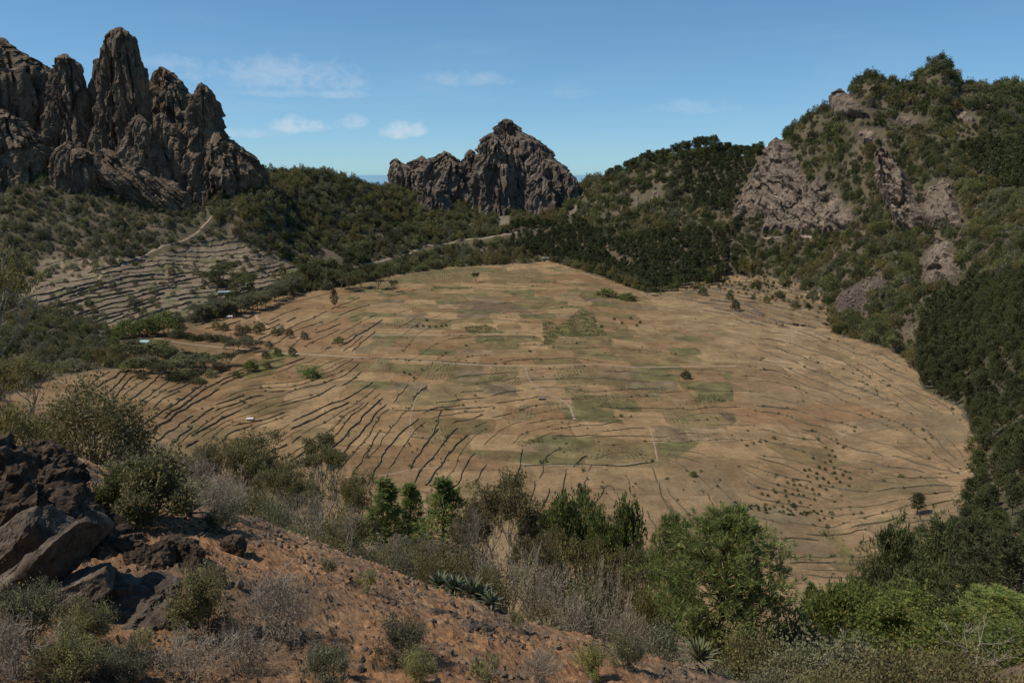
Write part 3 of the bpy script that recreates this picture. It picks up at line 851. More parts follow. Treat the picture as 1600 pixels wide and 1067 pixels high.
def outcrop(outline, label, mat=None, bulge=9.0, shear=.5, rot=0.6, name='rock_outcrop', edge=14):
    """bare rock breaking out of the hillside: a ribbed sheet standing proud of the slope inside the outline"""
    o = sorted(outline)
    poly = [(l, r) for r, l, _ in o] + [(q, r) for r, _, q in o[::-1]]
    ROCKP.append(poly)
    pts = hit([p[0] for p in poly] + [(o[len(o)//2][1] + o[len(o)//2][2]) / 2], [p[1] for p in poly] + [o[len(o)//2][0]])
    y0, y1 = pts[:, 1].min() - 25, pts[:, 1].max() + 30
    sx = pts[:, 0] / pts[:, 1]
    s0, s1 = sx.min() - .02, sx.max() + .02
    ns = int(min(150, max(30, (s1 - s0) * (y0 + y1) / 2 / 1.1))); ny = int(min(190, max(40, (y1 - y0) / 1.0)))
    sg, yg_ = np.meshgrid(np.linspace(s0, s1, ns), np.linspace(y0, y1, ny), indexing='ij')
    X = sg * yg_; Y = yg_; Z = H(X, Y)
    px, py = project(X, Y, Z)
    wob = fbm(X / 12, Y / 12, len(label), 3)
    d = poly_dist(px + wob * 5, py + fbm(X / 12, Y / 12, 3.1 + len(label), 3) * 5, poly)
    m = sstep(-3, edge, d)
    e = 6.0
    gx = (H(X + e, Y) - H(X - e, Y)) / (2 * e); gy = (H(X, Y + e) - H(X, Y - e)) / (2 * e)
    nrm = np.stack([-gx, -gy - .55, np.full(X.shape, 1.0)], -1); nrm /= np.linalg.norm(nrm, axis=-1)[..., None]
    seed = len(label) * 1.7
    u = X * math.cos(rot) + Z * math.sin(rot); v = -X * math.sin(rot) + Z * math.cos(rot)
    rib = ridged(u / 16 + seed, v / 48, Y / 60, 3) - .5
    rib2 = ridged(u / 5.5 + seed, v / 15, Y / 12, 3) - .6
    fc = facet(u / 20 + seed, v / 60, Y / 30); fc2 = facet(u / 7 + seed, v / 22, Y / 11)
    k = m * (bulge * .85 + bulge * .6 * rib + fc * 6.5 + fc2 * 1.6) - 4.0 * (1 - m)
    V = np.stack([X, Y, Z], -1) + nrm * k[..., None]
    f = gridfaces(ns, ny)[:, ::-1]
    f = f[(m.ravel()[f] > 0.0).any(1)]
    used = np.unique(f); mp_ = np.full(X.size, -1); mp_[used] = np.arange(len(used))
    V = V.reshape(-1, 3)[used]; f = mp_[f]
    c = np.array([V[:, 0].mean(), V[:, 1].mean(), V[:, 2].min()])
    return tag(obj(name, mesh(name, V - c, f, mat or M_PALE, False), None, c), label, 'rock outcrop')
outcrop([(216, 1208, 1222), (232, 1196, 1240), (255, 1182, 1250), (285, 1165, 1262), (315, 1150, 1268), (345, 1142, 1255)], 'pale brown rock face with a pointed top low on the wooded right mountain', bulge=11)
outcrop([(262, 1240, 1250), (280, 1226, 1262), (310, 1205, 1285), (350, 1190, 1310), (368, 1185, 1320)], 'wide tapering grey-brown rock slab right of the pointed rock face', bulge=11, rot=.7)
outcrop([(274, 1276, 1284), (292, 1262, 1300), (320, 1250, 1325), (350, 1245, 1345), (362, 1245, 1350)], 'small triangular rock slab among bushes at the foot of the mountain', rot=.5)
outcrop([(234, 1370, 1384), (250, 1364, 1398), (275, 1363, 1418), (300, 1370, 1430), (330, 1385, 1442), (362, 1405, 1450)], 'tall tan rock blade leaning across the wooded mountainside', bulge=14, rot=.75, edge=9)
outcrop([(238, 1366, 1374), (262, 1364, 1378), (290, 1372, 1390), (318, 1384, 1404), (345, 1400, 1418), (366, 1414, 1430)], 'narrow left rib of the tall tan rock blade', bulge=20, rot=.75, edge=7)
outcrop([(276, 1468, 1476), (290, 1450, 1488), (315, 1440, 1498), (340, 1440, 1510), (360, 1446, 1512)], 'pale wedge of rock right of the tall tan blade', rot=.4)
outcrop([(374, 1462, 1484), (395, 1445, 1494), (425, 1440, 1500), (455, 1440, 1500)], 'low pale rock rib above the dark pine wood', rot=.8)
outcrop([(140, 1298, 1316), (152, 1291, 1335), (170, 1292, 1352), (188, 1305, 1368)], 'grey rock knob bare of trees just below the mountain top', M_CRAG2, rot=-.4)
outcrop([(200, 1340, 1365), (215, 1335, 1385), (228, 1345, 1380)], 'pale rock patch under the grey knob', bulge=6)
outcrop([(292, 1020, 1032), (303, 1008, 1038), (320, 1006, 1042)], 'little brown rock face on the slope below the ridge pines', bulge=6)
outcrop([(300, 988, 1002), (312, 985, 1006), (330, 990, 1003)], 'narrow ochre scar beside the little brown rock face', bulge=5)
outcrop([(180, 1402, 1425), (190, 1395, 1440), (202, 1400, 1450)], 'small grey rock patch between trees near the summit', M_CRAG2, bulge=6)
outcrop([(172, 1500, 1512), (182, 1490, 1526), (194, 1492, 1534)], 'small pale rock patch high on the far right slope', bulge=6)
# ------------------------------------------------------------------ plants: builders
def norm(v): return v / np.maximum(np.linalg.norm(v, axis=-1, keepdims=True), 1e-9)
def tubes(segs, k=4):
    s = np.array(segs, float).reshape(-1, 8)
    p0, p1, r0, r1 = s[:, :3], s[:, 3:6], s[:, 6], s[:, 7]
    d = norm(p1 - p0)
    a = np.where(np.abs(d[:, 2:3]) < .9, np.array([[0, 0, 1.]]), np.array([[1., 0, 0]]))
    u = norm(np.cross(d, a)); v = np.cross(d, u)
    th = np.arange(k) * 2 * np.pi / k
    ring = u[:, None, :] * np.cos(th)[None, :, None] + v[:, None, :] * np.sin(th)[None, :, None]
    V = np.concatenate([p0[:, None] + ring * r0[:, None, None], p1[:, None] + ring * r1[:, None, None]], 1)
    n = len(s)
    i = np.arange(k); j = (i + 1) % k
    f = np.stack([i, j, j + k, i + k], -1)[None] + (np.arange(n) * 2 * k)[:, None, None]
    return V.reshape(-1, 3), f.reshape(-1, 4)
def blades(P, D, L, W, r, diamond=True):
    """leaf blades: P base, D direction"""
    n = len(P)
    D = norm(D)
    side = norm(np.cross(D, r.normal(size=(n, 3))))
    L = np.broadcast_to(L, n)[:, None]; W = np.broadcast_to(W, n)[:, None]
    if diamond:
        V = np.stack([P, P + D * L * .45 + side * W, P + D * L, P + D * L * .45 - side * W], 1)
        return V.reshape(-1, 3), np.arange(4 * n).reshape(-1, 4)
    V = np.stack([P - side * W, P + side * W, P + D * L], 1)
    return V.reshape(-1, 3), np.arange(3 * n).reshape(-1, 3)
def branch(r, p, d, L, rad, depth, segs, tips, n=3, spread=.6, up=.15, wig=.25, shrink=.66, nseg=3, minr=.004):
    p = np.array(p, float); d = norm(np.array(d, float))
    for i in range(nseg):
        q = p + d * L / nseg
        r1 = max(rad * (1 - .28 * (i + 1) / nseg), minr)
        segs.append((*p, *q, rad if i == 0 else r0, r1)); r0 = r1
        p = q
        d = norm(d + r.normal(size=3) * wig + np.array([0, 0, up]) * .5)
        if depth > 0 and (i > 0 or nseg == 1):
            m = n if i == nseg - 1 else max(1, n - 2)
            for _ in range(m):
                dd = norm(d + r.normal(size=3) * spread + np.array([0, 0, up]))
                branch(r, p, dd, L * shrink * r.uniform(.75, 1.2), r1 * .72, depth - 1, segs, tips, n, spread, up, wig, shrink, max(nseg - 1, 2), minr)
    if depth == 0: tips.append((*p, *d))
def sphere_dirs(r, n):
    return norm(r.normal(size=(n, 3)))
def clump(r, C, D, nb, L, W, sp=.9, jit=.0, diamond=True):
    """nb blades bursting from each centre C, around direction D"""
    n = len(C)
    P = np.repeat(C, nb, 0) + r.normal(size=(n * nb, 3)) * jit
    DD = np.repeat(norm(D), nb, 0) + r.normal(size=(n * nb, 3)) * sp
    return blades(P, DD, L * r.uniform(.6, 1.15, n * nb), W * r.uniform(.7, 1.2, n * nb), r, diamond)
def pine(seed, h=10., w=6., base=.25, nl=60, per=5, nb=9, L=.45, W=.06, peak=.35, top=.15, k=5, droop=.1, jit=.12, sp=.75, expo=.8, risek=.9):
    """trunk with whorled limbs, needle tufts along their outer halves"""
    r = np.random.default_rng(seed)
    segs = []; C = []; D = []
    nseg = 9; pts = [np.zeros(3)]
    for i in range(nseg):
        pts.append(np.array([r.normal() * .012 * h, r.normal() * .012 * h, h * (i + 1) / nseg]) * np.array([1, 1, 1]))
    rt = .020 * h
    for i in range(nseg):
        segs.append((*pts[i], *pts[i + 1], rt * (1 - .93 * i / nseg), rt * (1 - .93 * (i + 1) / nseg)))
    pts = np.array(pts)
    for q in range(nl):
        f = base + (1 - base) * ((q + r.uniform(0, 1)) / nl) ** .9
        x = (f - base) / (1 - base)
        prof = min((x / peak) ** .5 if x < peak else 1, ((1 - x) / (1 - peak)) ** expo * (1 - top) + top)
        ln = w / 2 * prof * r.uniform(.65, 1.15) + .15
        th = q * 2.4 + r.normal() * .4
        p0 = np.array([np.interp(f * h, pts[:, 2], pts[:, 0]), np.interp(f * h, pts[:, 2], pts[:, 1]), f * h])
        rise = .15 + risek * x ** 2 - droop
        d = norm(np.array([math.cos(th), math.sin(th), rise]))
        p = p0; rr = .0045 * h * (1.1 - x * .6)
        for j in range(3):
            q1 = p + d * ln / 3
            segs.append((*p, *q1, rr * (1 - j * .28), rr * (1 - (j + 1) * .28)))
            p = q1; d = norm(d + np.array([0, 0, .22]) + r.normal(size=3) * .12)
        e = p
        for j in range(per):
            t = r.uniform(.35, 1.05)
            c = p0 + (e - p0) * t + r.normal(size=3) * np.array([1, 1, .6]) * ln * .16
            C.append(c); D.append(norm(c - p0) * .8 + np.array([0, 0, .7]))
    tv, tf = tubes(segs, k)
    lv, lf = clump(r, np.array(C), np.array(D), nb, L, W, sp, jit)
    return (tv, tf), (lv, lf)
def bush(seed, w=3., h=2.5, nc=60, nb=10, L=.35, W=.1, stems=6, lump=.35, jit=.2, low=.15, inner=.35, sp=.9, stalk=.035):
    """round shrub: short stems and clumps of leaves through an uneven dome"""
    r = np.random.default_rng(seed)
    d = sphere_dirs(r, nc); d[:, 2] = np.abs(d[:, 2]) * 1.0 - low * r.uniform(0, 1, nc)
    rad = r.uniform(inner, 1, nc) ** .6
    lumpy = 1 + lump * pn(d[:, 0] * 1.7 + seed * 3.3, d[:, 1] * 1.7, d[:, 2] * 1.7 + seed)
    C = d * (rad * lumpy)[:, None] * np.array([w / 2, w / 2, h * .75]) + np.array([0, 0, h * .24])
    C[:, 2] = np.maximum(C[:, 2], .04 * h)
    segs = []
    for i in range(stems):
        e = C[r.integers(nc)]
        m = e * .5 + r.normal(size=3) * .06 * w; m[2] = abs(m[2]) * .9
        segs.append((r.normal() * .04 * w, r.normal() * .04 * w, -.05 * h, *m, stalk * h * .5, stalk * h * .38))
        segs.append((*m, *e, stalk * h * .38, stalk * h * .12))
    tv, tf = tubes(segs, 4)
    lv, lf = clump(r, C, d + np.array([0, 0, .35]), nb, L, W, sp, jit)
    return (tv, tf), (lv, lf)
def twig_shrub(seed, w=2., h=1.6, stems=16, depth=3, leaves=0, L=.06, W=.015, rad=.014, n=3, minr=.003, spread=.5, up=.2, sp=.8, nb=4):
    """bare or nearly bare shrub: many forking grey stems from one root"""
    r = np.random.default_rng(seed)
    segs = []; tips = []
    for i in range(stems):
        th = i * 2.4 + r.normal() * .3; lean = r.uniform(.15, 1.0)
        d = np.array([math.cos(th) * lean * w / h, math.sin(th) * lean * w / h, 1.0])
        branch(r, (math.cos(th) * .03 * w, math.sin(th) * .03 * w, -.04 * h), d, h * r.uniform(.36, .5), rad * h, depth, segs, tips, n, spread, up, .22, .62, 2, minr)
    tv, tf = tubes(segs, 3)
    T = np.array(tips)
    # fit the stated size
    ex = np.percentile(np.hypot(T[:, 0], T[:, 1]), 94); ez = np.percentile(T[:, 2], 96)
    sc = np.array([w / 2 / ex, w / 2 / ex, h / ez])
    tv = tv * sc
    if leaves:
        idx = r.choice(len(T), leaves, True)
        C = (T[idx, :3] - T[idx, 3:] * r.uniform(0, .3, (leaves, 1)) * h) * sc * r.uniform(.7, 1.02, (leaves, 1))
        C[:, 2] = np.maximum(C[:, 2], .02)
        lv, lf = clump(r, C, T[idx, 3:], nb, L, W, sp, .03 * w)
    else: lv, lf = None, None
    return (tv, tf), (lv, lf)
def spreading(seed, h=8., w=7., trunk=.3, limbs=4, depth=3, nleaf=900, nb=6, L=.22, W=.05, rad=.022, up=.28, spread=.5, jit=.35, flat=1.0, keep=1.0, n=3):
    """tree that forks low into pale limbs with leaves towards the tips"""
    r = np.random.default_rng(seed)
    segs = []; tips = []
    p = np.array([0, 0, -.05 * h]); q = np.array([r.normal() * .03 * h, r.normal() * .03 * h, trunk * h])
    segs.append((*p, *q, rad * h, rad * h * .8))
    for i in range(limbs):
        th = i * 2 * math.pi / limbs + r.normal() * .3
        d = np.array([math.cos(th) * .75, math.sin(th) * .75, 1.0])
        branch(r, q, d, h * (1 - trunk) * .42, rad * h * .62, depth, segs, tips, n, spread, up, .2, .62, 3, .0022 * h)
    T = np.array(tips)
    ex = np.percentile(np.hypot(T[:, 0], T[:, 1]), 92); ez = np.percentile(T[:, 2], 97)
    sc = np.array([w / 2 / ex, w / 2 / ex, h * .97 / ez])
    tv, tf = tubes(segs, 4); tv = tv * sc
    T[:, :3] *= sc
    hi = T[:, 2] > np.quantile(T[:, 2], 1 - keep)
    T = T[hi]
    idx = r.choice(len(T), nleaf, True)
    C = T[idx, :3] + r.normal(size=(nleaf, 3)) * jit * np.array([1, 1, .6 * flat])
    lv, lf = clump(r, C, T[idx, 3:] + np.array([0, 0, .3]), nb, L, W, .8, jit * .35)
    return (tv, tf), (lv, lf)
def agave(seed, n=38, L=.75, W=.07, up=.9):
    """rosette of long stiff channelled leaves"""
    r = np.random.default_rng(seed)
    out = []
    for i in range(n):
        f = i / n
        th = i * 2.4
        el = R(8 + 74 * f ** .85) + r.normal() * .06
        ln = L * r.uniform(.8, 1.1) * (1 - .2 * f)
        m = 7
        t = np.linspace(0, 1, m)
        bend = -.35 * (1 - f) * t ** 2
        e = el + bend
        rad_ = np.concatenate([[0], np.cumsum(np.cos(e[1:]) * ln / (m - 1))]); zz = np.concatenate([[0], np.cumsum(np.sin(e[1:]) * ln / (m - 1))])
        wd = W * np.interp(t, [0, .12, .45, .8, 1], [.75, .8, 1, .6, .03])
        ca, sa = math.cos(th), math.sin(th)
        c = np.stack([rad_ * ca, rad_ * sa, zz], -1); sd_ = np.array([-sa, ca, 0])
        nrm = np.stack([-np.sin(e) * ca, -np.sin(e) * sa, np.cos(e)], -1)
        Lf = c - sd_ * wd[:, None] + nrm * wd[:, None] * .45; Rt = c + sd_ * wd[:, None] + nrm * wd[:, None] * .45
        bot = c - nrm * wd[:, None] * .25
        V = np.stack([Lf, c, Rt, bot], 1).reshape(-1, 3)
        fs = []
        for a in range(m - 1):
            for x, y in ((0, 1), (1, 2), (2, 3), (3, 0)):
                fs.append((a * 4 + x, a * 4 + y, a * 4 + 4 + y, a * 4 + 4 + x))
        out.append((V, np.array(fs)))
    return out
def merge(parts):
    """[(V, F, material)] -> one mesh with several materials"""
    Vs, Fs, mi, mats, off = [], [], [], [], 0
    for V, Fc, m in parts:
        if V is None: continue
        Vs.append(V); Fs.append(Fc + off); off += len(V)
        if m not in mats: mats.append(m)
        mi.append(np.full(len(Fc), mats.index(m), np.int32))
    order = {}
    me = mesh('merged', np.concatenate(Vs), Fs)
    for m in mats: me.materials.append(m)
    me.polygons.foreach_set('material_index', np.concatenate(mi))
    return me
def plant(name, tr, cr, mt, mc):
    """named parts of a plant: (stem mesh, crown mesh)"""
    a = mesh(name + ' stem', tr[0], tr[1], mt, True)
    b = mesh(name + ' crown', cr[0], cr[1], mc, False) if cr[0] is not None else None
    return a, b

M_BARK = plain_mat('pine bark', (.075, .052, .038), 3, .4)
M_BARKG = plain_mat('grey bark', (.17, .145, .115), 3, .3)
M_TWIG = plain_mat('bleached twigs', (.34, .285, .215), 5, .3)
M_TWIGB = plain_mat('brown twigs', (.125, .10, .08), 5, .3)
M_DEAD = plain_mat('white dead wood', (.30, .26, .215), 4, .25)
M_PINE = leaf_mat('dark pine needles', (0.061, 0.075, 0.031), (0.107, 0.118, 0.047), trans=.2)
M_PINE2 = leaf_mat('green pine needles', (0.157, 0.220, 0.064), (0.255, 0.316, 0.096), (0.386, 0.299, 0.131), trans=.4, var=.15)
M_BUSH = leaf_mat('olive scrub leaves', (0.106, 0.120, 0.049), (0.190, 0.189, 0.082), trans=.28, var=.5)
M_BUSH2 = leaf_mat('grey-green scrub leaves', (0.156, 0.156, 0.091), (0.236, 0.222, 0.133), trans=.28, var=.3)
M_BRIGHT = leaf_mat('bright green leaves', (0.108, 0.149, 0.041), (0.168, 0.192, 0.060), (0.218, 0.192, 0.062), trans=.42, var=.2)
M_OLIVE = leaf_mat('olive brown leaves', (0.147, 0.147, 0.059), (0.231, 0.203, 0.086), (0.252, 0.189, 0.091), trans=.36, var=.2)
M_SAGE = leaf_mat('yellow-green shrub leaves', (0.246, 0.246, 0.098), (0.362, 0.325, 0.144), trans=.4, var=.25, pscale=3)
M_GREYL = leaf_mat('dusty grey leaves', (0.184, 0.161, 0.115), (0.253, 0.218, 0.161), trans=.2, var=.2, pscale=3)
M_AGAVE = leaf_mat('agave leaves', (.105, .12, .062), (.155, .16, .085), trans=.05, var=.1, pscale=2)
M_AGAVE2 = leaf_mat('blue-green agave leaves', (.095, .115, .072), (.145, .155, .095), trans=.05, var=.1, pscale=2)
# ------------------------------------------------------------------ woods and scrub on the slopes
# light versions for far slopes (metres, scaled per plant)
FARP = []
for sd_ in range(4):
    t, c = pine(40 + sd_, 11, 6.2 + sd_ * .5, .22 + .06 * sd_, 26, 4, 7, 1.15, .26, .32, .25, 3, jit=.3, sp=.7)
    FARP.append((merge([(t[0], t[1], M_BARK), (c[0], c[1], M_PINE)]), t, c))
FARB = []
M_DKG = leaf_mat('deep green scrub leaves', (.062, .078, .030), (.10, .115, .042), trans=.25, var=.35)
for sd_ in range(5):
    mt = (M_BUSH, M_DKG, M_BUSH2, M_BUSH, M_OLIVE)[sd_]
    t, c = bush(60 + sd_, 7.0, 6.0 + .5 * sd_, 95, 8, .85, .24, 5, .5, .42, .25, .45, stalk=.03)
    FARB.append((merge([(t[0], t[1], M_BARKG), (c[0], c[1], mt)]), t, c))
RIDGEP = []
for sd_ in range(3):
    t, c = pine(80 + sd_, 15, 8.5, .45, 26, 5, 7, 1.2, .28, .5, .5, 4, jit=.4, sp=.9)
    RIDGEP.append((merge([(t[0], t[1], M_BARK), (c[0], c[1], M_PINE)]), t, c))
# finer versions for the nearer right-hand wood
MIDP = []
for sd_ in range(4):
    t, c = pine(90 + sd_, 11, 6.6 + .5 * sd_, .2 + .05 * sd_, 46, 6, 11, .62, .10, .34, .28, 4, jit=.22, sp=.75)
    MIDP.append((mesh('pine trunk', t[0], t[1], M_BARK, True), mesh('pine crown', c[0], c[1], M_PINE)))
MIDB = []
for sd_ in range(5):
    mt = (M_BUSH, M_DKG, M_BUSH2, M_OLIVE, M_BUSH)[sd_]
    t, c = bush(110 + sd_, 7.0, 6.0 + .5 * sd_, 170, 11, .58, .15, 7, .5, .36, .25, .45, stalk=.03)
    MIDB.append((mesh('bush stem', t[0], t[1], M_BARKG, True), mesh('bush crown', c[0], c[1], mt)))

def scatter_stuff(name, label, protos, P, scl, rot, pick):
    """one object that draws many plants too small to tell apart"""
    me = bpy.data.meshes.new(name)
    me.vertices.add(len(P)); me.vertices.foreach_set('co', np.asarray(P, np.float32).ravel())
    for nm, ty, v in (('scl', 'FLOAT_VECTOR', np.asarray(scl, np.float32).ravel()), ('rotv', 'FLOAT_VECTOR', np.asarray(rot, np.float32).ravel()), ('pick', 'INT', np.asarray(pick, np.int32))):
        a = me.attributes.new(nm, ty, 'POINT')
        a.data.foreach_set('vector' if ty == 'FLOAT_VECTOR' else 'value', v)
    o = obj(name, me)
    coll = bpy.data.collections.new(name + ' plants')
    for i, m in enumerate(protos):
        coll.objects.link(bpy.data.objects.new('%s_%02d' % (name, i), m))
    ng = bpy.data.node_groups.new(name, 'GeometryNodeTree')
    ng.interface.new_socket('Geometry', in_out='INPUT', socket_type='NodeSocketGeometry')
    ng.interface.new_socket('Geometry', in_out='OUTPUT', socket_type='NodeSocketGeometry')
    N, L = ng.nodes, ng.links
    gi = N.new('NodeGroupInput'); go = N.new('NodeGroupOutput')
    ci = N.new('GeometryNodeCollectionInfo'); ci.inputs['Collection'].default_value = coll
    ci.inputs['Separate Children'].default_value = True; ci.inputs['Reset Children'].default_value = True
    ip = N.new('GeometryNodeInstanceOnPoints'); ip.inputs['Pick Instance'].default_value = True
    def na(nm, ty):
        n = N.new('GeometryNodeInputNamedAttribute'); n.data_type = ty; n.inputs['Name'].default_value = nm
        return n.outputs['Attribute']
    L.new(gi.outputs[0], ip.inputs['Points']); L.new(ci.outputs[0], ip.inputs['Instance'])
    L.new(na('pick', 'INT'), ip.inputs['Instance Index']); L.new(na('scl', 'FLOAT_VECTOR'), ip.inputs['Scale'])
    L.new(na('rotv', 'FLOAT_VECTOR'), ip.inputs['Rotation'])
    L.new(ip.outputs[0], go.inputs[0])
    md = o.modifiers.new('scatter', 'NODES'); md.node_group = ng
    tag(o, label, kind='stuff')
    return o

PINE_C = [(868, 408), (800, 392), (798, 352), (850, 352), (905, 350), (935, 375), (985, 385), (1030, 372), (1105, 368), (1150, 360), (1135, 392), (1165, 425), (1110, 446), (1015, 456), (955, 432), (900, 416)]
PINE_S = [(1060, 250), (1125, 240), (1180, 225), (1185, 250), (1150, 330), (1085, 335), (1070, 290)]
PINE_R = [(1600, 440), (1480, 462), (1445, 490), (1430, 545), (1436, 610), (1498, 650), (1530, 712), (1500, 770), (1490, 830), (1420, 870), (1340, 930), (1345, 990), (1420, 1000), (1500, 1010), (1700, 1067), (2600, 1067), (2600, 440)]
PINE_R2 = [(1500, 235), (1700, 230), (1700, 300), (1560, 300), (1520, 270)]
OPEN_L = [(0, 330), (110, 320), (160, 360), (120, 400), (0, 400)]
LOOSE = [(190, 380), (345, 330), (480, 370), (560, 412), (480, 440), (300, 420)]
def seen_class(px, py):
    q = np.clip(px, -20, 2600)
    ex = in_poly(q, py, FLOOR) | (in_poly(q, py, TERR_L) & (np.abs(np.sin(px * 12.9898 + py * 78.233)) < .994)) | (in_poly(q, py, TERR_R) & (np.abs(np.sin(px * 12.9898 + py * 78.233)) < .78))
    ex |= in_poly(q, py, [(165, 508), (300, 505), (420, 540), (425, 552), (345, 585), (300, 596), (200, 580), (185, 545)])
    ex |= in_poly(q, py, [(1296, 486), (1310, 462), (1350, 436), (1382, 430), (1372, 455), (1345, 490), (1318, 498)])
    for p in ROCKP: ex |= in_poly(q, py + 3, p)
    for p in ([(776, 334), (796, 330), (800, 345), (790, 358), (778, 354)], [(895, 320), (906, 324), (898, 338), (884, 348)]):
        ex |= in_poly(q, py, p)
    pinep = in_poly(q, py, PINE_C) | in_poly(q, py, PINE_S) | in_poly(q, py, PINE_R) | in_poly(q, py, PINE_R2)
    dens = np.full(px.shape, .85)
    dens = np.where(px < 330, .85, dens)
    dens = np.where(in_poly(q, py, OPEN_L), .7, dens)
    dens = np.where(in_poly(q, py, LOOSE), .35, dens)
    return ex, pinep, dens
NC = 80000
cy_ = np.sqrt(rng.uniform(150 ** 2, 1560 ** 2, NC)); cs_ = rng.uniform(-.95, 1.05, NC)
cx_ = cs_ * cy_
# steep faces show more of themselves than their plan: add points spread evenly over the slopes in view
hpx = rng.uniform(-60, 1680, 26000); hpy = rng.uniform(95, 560, 26000)
ht = tan_el(hpy); hs_ = (hpx - 800) / F * (cp - ht * sp)
HYs = np.geomspace(236, 1480, 420)
fy = np.full(26000, np.nan)
for a0 in range(0, 26000, 2000):
    sl_ = slice(a0, a0 + 2000)
    gz = H(hs_[sl_][:, None] * HYs[None], np.broadcast_to(HYs[None], (2000, 420))) - (HC + ht[sl_][:, None] * HYs[None])
    k0 = np.argmax(gz > 0, 1); okh = (gz > 0).any(1) & (k0 > 0)
    r_ = np.arange(2000); g1 = gz[r_, k0]; g0 = gz[r_, np.maximum(k0 - 1, 0)]
    yy = HYs[np.maximum(k0 - 1, 0)] + (HYs[k0] - HYs[np.maximum(k0 - 1, 0)]) * (-g0 / np.where(g1 - g0 == 0, 1, g1 - g0))
    fy[sl_] = np.where(okh, yy, np.nan)
m_ = ~np.isnan(fy)
cx_ = np.concatenate([hs_[m_] * fy[m_], cx_]); cy_ = np.concatenate([fy[m_], cy_]); cs_ = cx_ / cy_
NC = len(cx_)
cz_ = H(cx_, cy_)
cpx, cpy = project(cx_, cy_, cz_)
ex, isp, dens = seen_class(cpx, cpy)
cl = fbm(cx_ / 45, cy_ / 45, 5.5, 3)
ok = ~ex & (cy_ > 235) & (rng.uniform(0, 1, NC) < np.clip(dens + cl * .5, .05, 1.0))
ok |= ~ex & isp & (cy_ > 150) & (cs_ > .4)
# drop what lies well behind a skyline
ok &= (cpy > 90)
gxs = (H(cx_, cy_ - 40) - cz_); 
vis_ = np.zeros(NC, bool)
ii = np.nonzero(ok)[0]
vis_[ii] = visible(cx_[ii], cy_[ii], cz_[ii] + 7.0)
ok &= vis_
ii = np.nonzero(ok)[0]
hue = fbm(cx_ / 70, cy_ / 70, 2.1, 2)
P_all = np.stack([cx_, cy_, cz_ - .35], -1)
# road kept clear
TRACK = [(545, 421), (578, 413), (612, 404), (645, 395), (690, 383), (722, 376), (766, 371), (808, 364), (850, 358), (890, 350)]
WALKS = [[(38, 468), (80, 455), (120, 447), (152, 438), (160, 428), (175, 424), (200, 408), (232, 397), (262, 384), (290, 376), (315, 358), (332, 340)]]
def seg_dist(px, py, line):
    d = np.full(px.shape, 1e9)
    for (x1, y1), (x2, y2) in zip(line[:-1], line[1:]):
        t = np.clip(((px - x1) * (x2 - x1) + (py - y1) * (y2 - y1)) / ((x2 - x1) ** 2 + (y2 - y1) ** 2), 0, 1)
        d = np.minimum(d, np.hypot(px - x1 - t * (x2 - x1), (py - y1 - t * (y2 - y1)) * 1.0))
    return d
for ln in [TRACK] + WALKS:
    dd_ = seg_dist(cpx, cpy - 3, ln)
    ok &= dd_ > 5
ii = np.nonzero(ok)[0]
pines = ii[isp[ii]]; scrub = ii[~isp[ii]]
# thin pines to a natural spacing
def thin(idx, dmin):
    cell = {}
    out = []
    for i in idx:
        k = (int(cx_[i] // dmin), int(cy_[i] // dmin))
        if any((cx_[i] - cx_[j]) ** 2 + (cy_[i] - cy_[j]) ** 2 < dmin * dmin for a in (-1, 0, 1) for b in (-1, 0, 1) for j in cell.get((k[0] + a, k[1] + b), ())): continue
        cell.setdefault(k, []).append(i); out.append(i)
    return np.array(out)
pines = thin(pines, 4.6); scrub = thin(scrub, 3.9)
ps = rng.uniform(.85, 1.5, NC) * np.where(cy_ < 300, .8, 1.0)
bs = rng.lognormal(.0, .5, NC).clip(.28, 1.9) * np.where(cpx < 330, .74, 1.0)
bs = np.where(in_poly(cpx, cpy, TERR_R) | in_poly(cpx, cpy, TERR_R2), bs * .4, bs)
inview = (cpx > -15) & (cpx < 1615) & (cpy < 1080)
def top_n(idx, size, n):
    ap = size[idx] / cy_[idx] * inview[idx]
    o = np.argsort(-ap)
    return idx[o[:n]], idx[o[n:]]
pine_i, pine_s = top_n(pines, ps, 300)
bush_i, bush_s = top_n(scrub, bs, 270)
pine_s = pine_s[rng.permutation(len(pine_s))]
def vec_scale(s, idx, a=.15):
    k = rng.uniform(1 - a, 1 + a, len(idx))
    return np.stack([s[idx] * k, s[idx] * k, s[idx] / k], -1)
def rots(n, lean=.05):
    return np.stack([rng.normal(size=n) * lean, rng.normal(size=n) * lean, rng.uniform(0, 6.28, n)], -1)
scatter_stuff('pine_wood', 'dark pine wood massed on the far crater slopes', [p[0] for p in FARP], P_all[pine_s], vec_scale(ps, pine_s), rots(len(pine_s)), rng.integers(0, 4, len(pine_s)))
pick = np.where(hue[bush_s] + rng.normal(size=len(bush_s)) * .25 > .25, 4, rng.integers(0, 4, len(bush_s)))
pick = np.where((cpx[bush_s] < 360) & (rng.uniform(0, 1, len(bush_s)) < .5), 2, pick)
pick = np.where((cpx[bush_s] > 940) & (rng.uniform(0, 1, len(bush_s)) < .38), 1, pick)
scatter_stuff('hillside_scrub', 'olive scrub and low trees covering the far hillsides', [p[0] for p in FARB], P_all[bush_s], vec_scale(bs, bush_s), rots(len(bush_s), .12), pick)
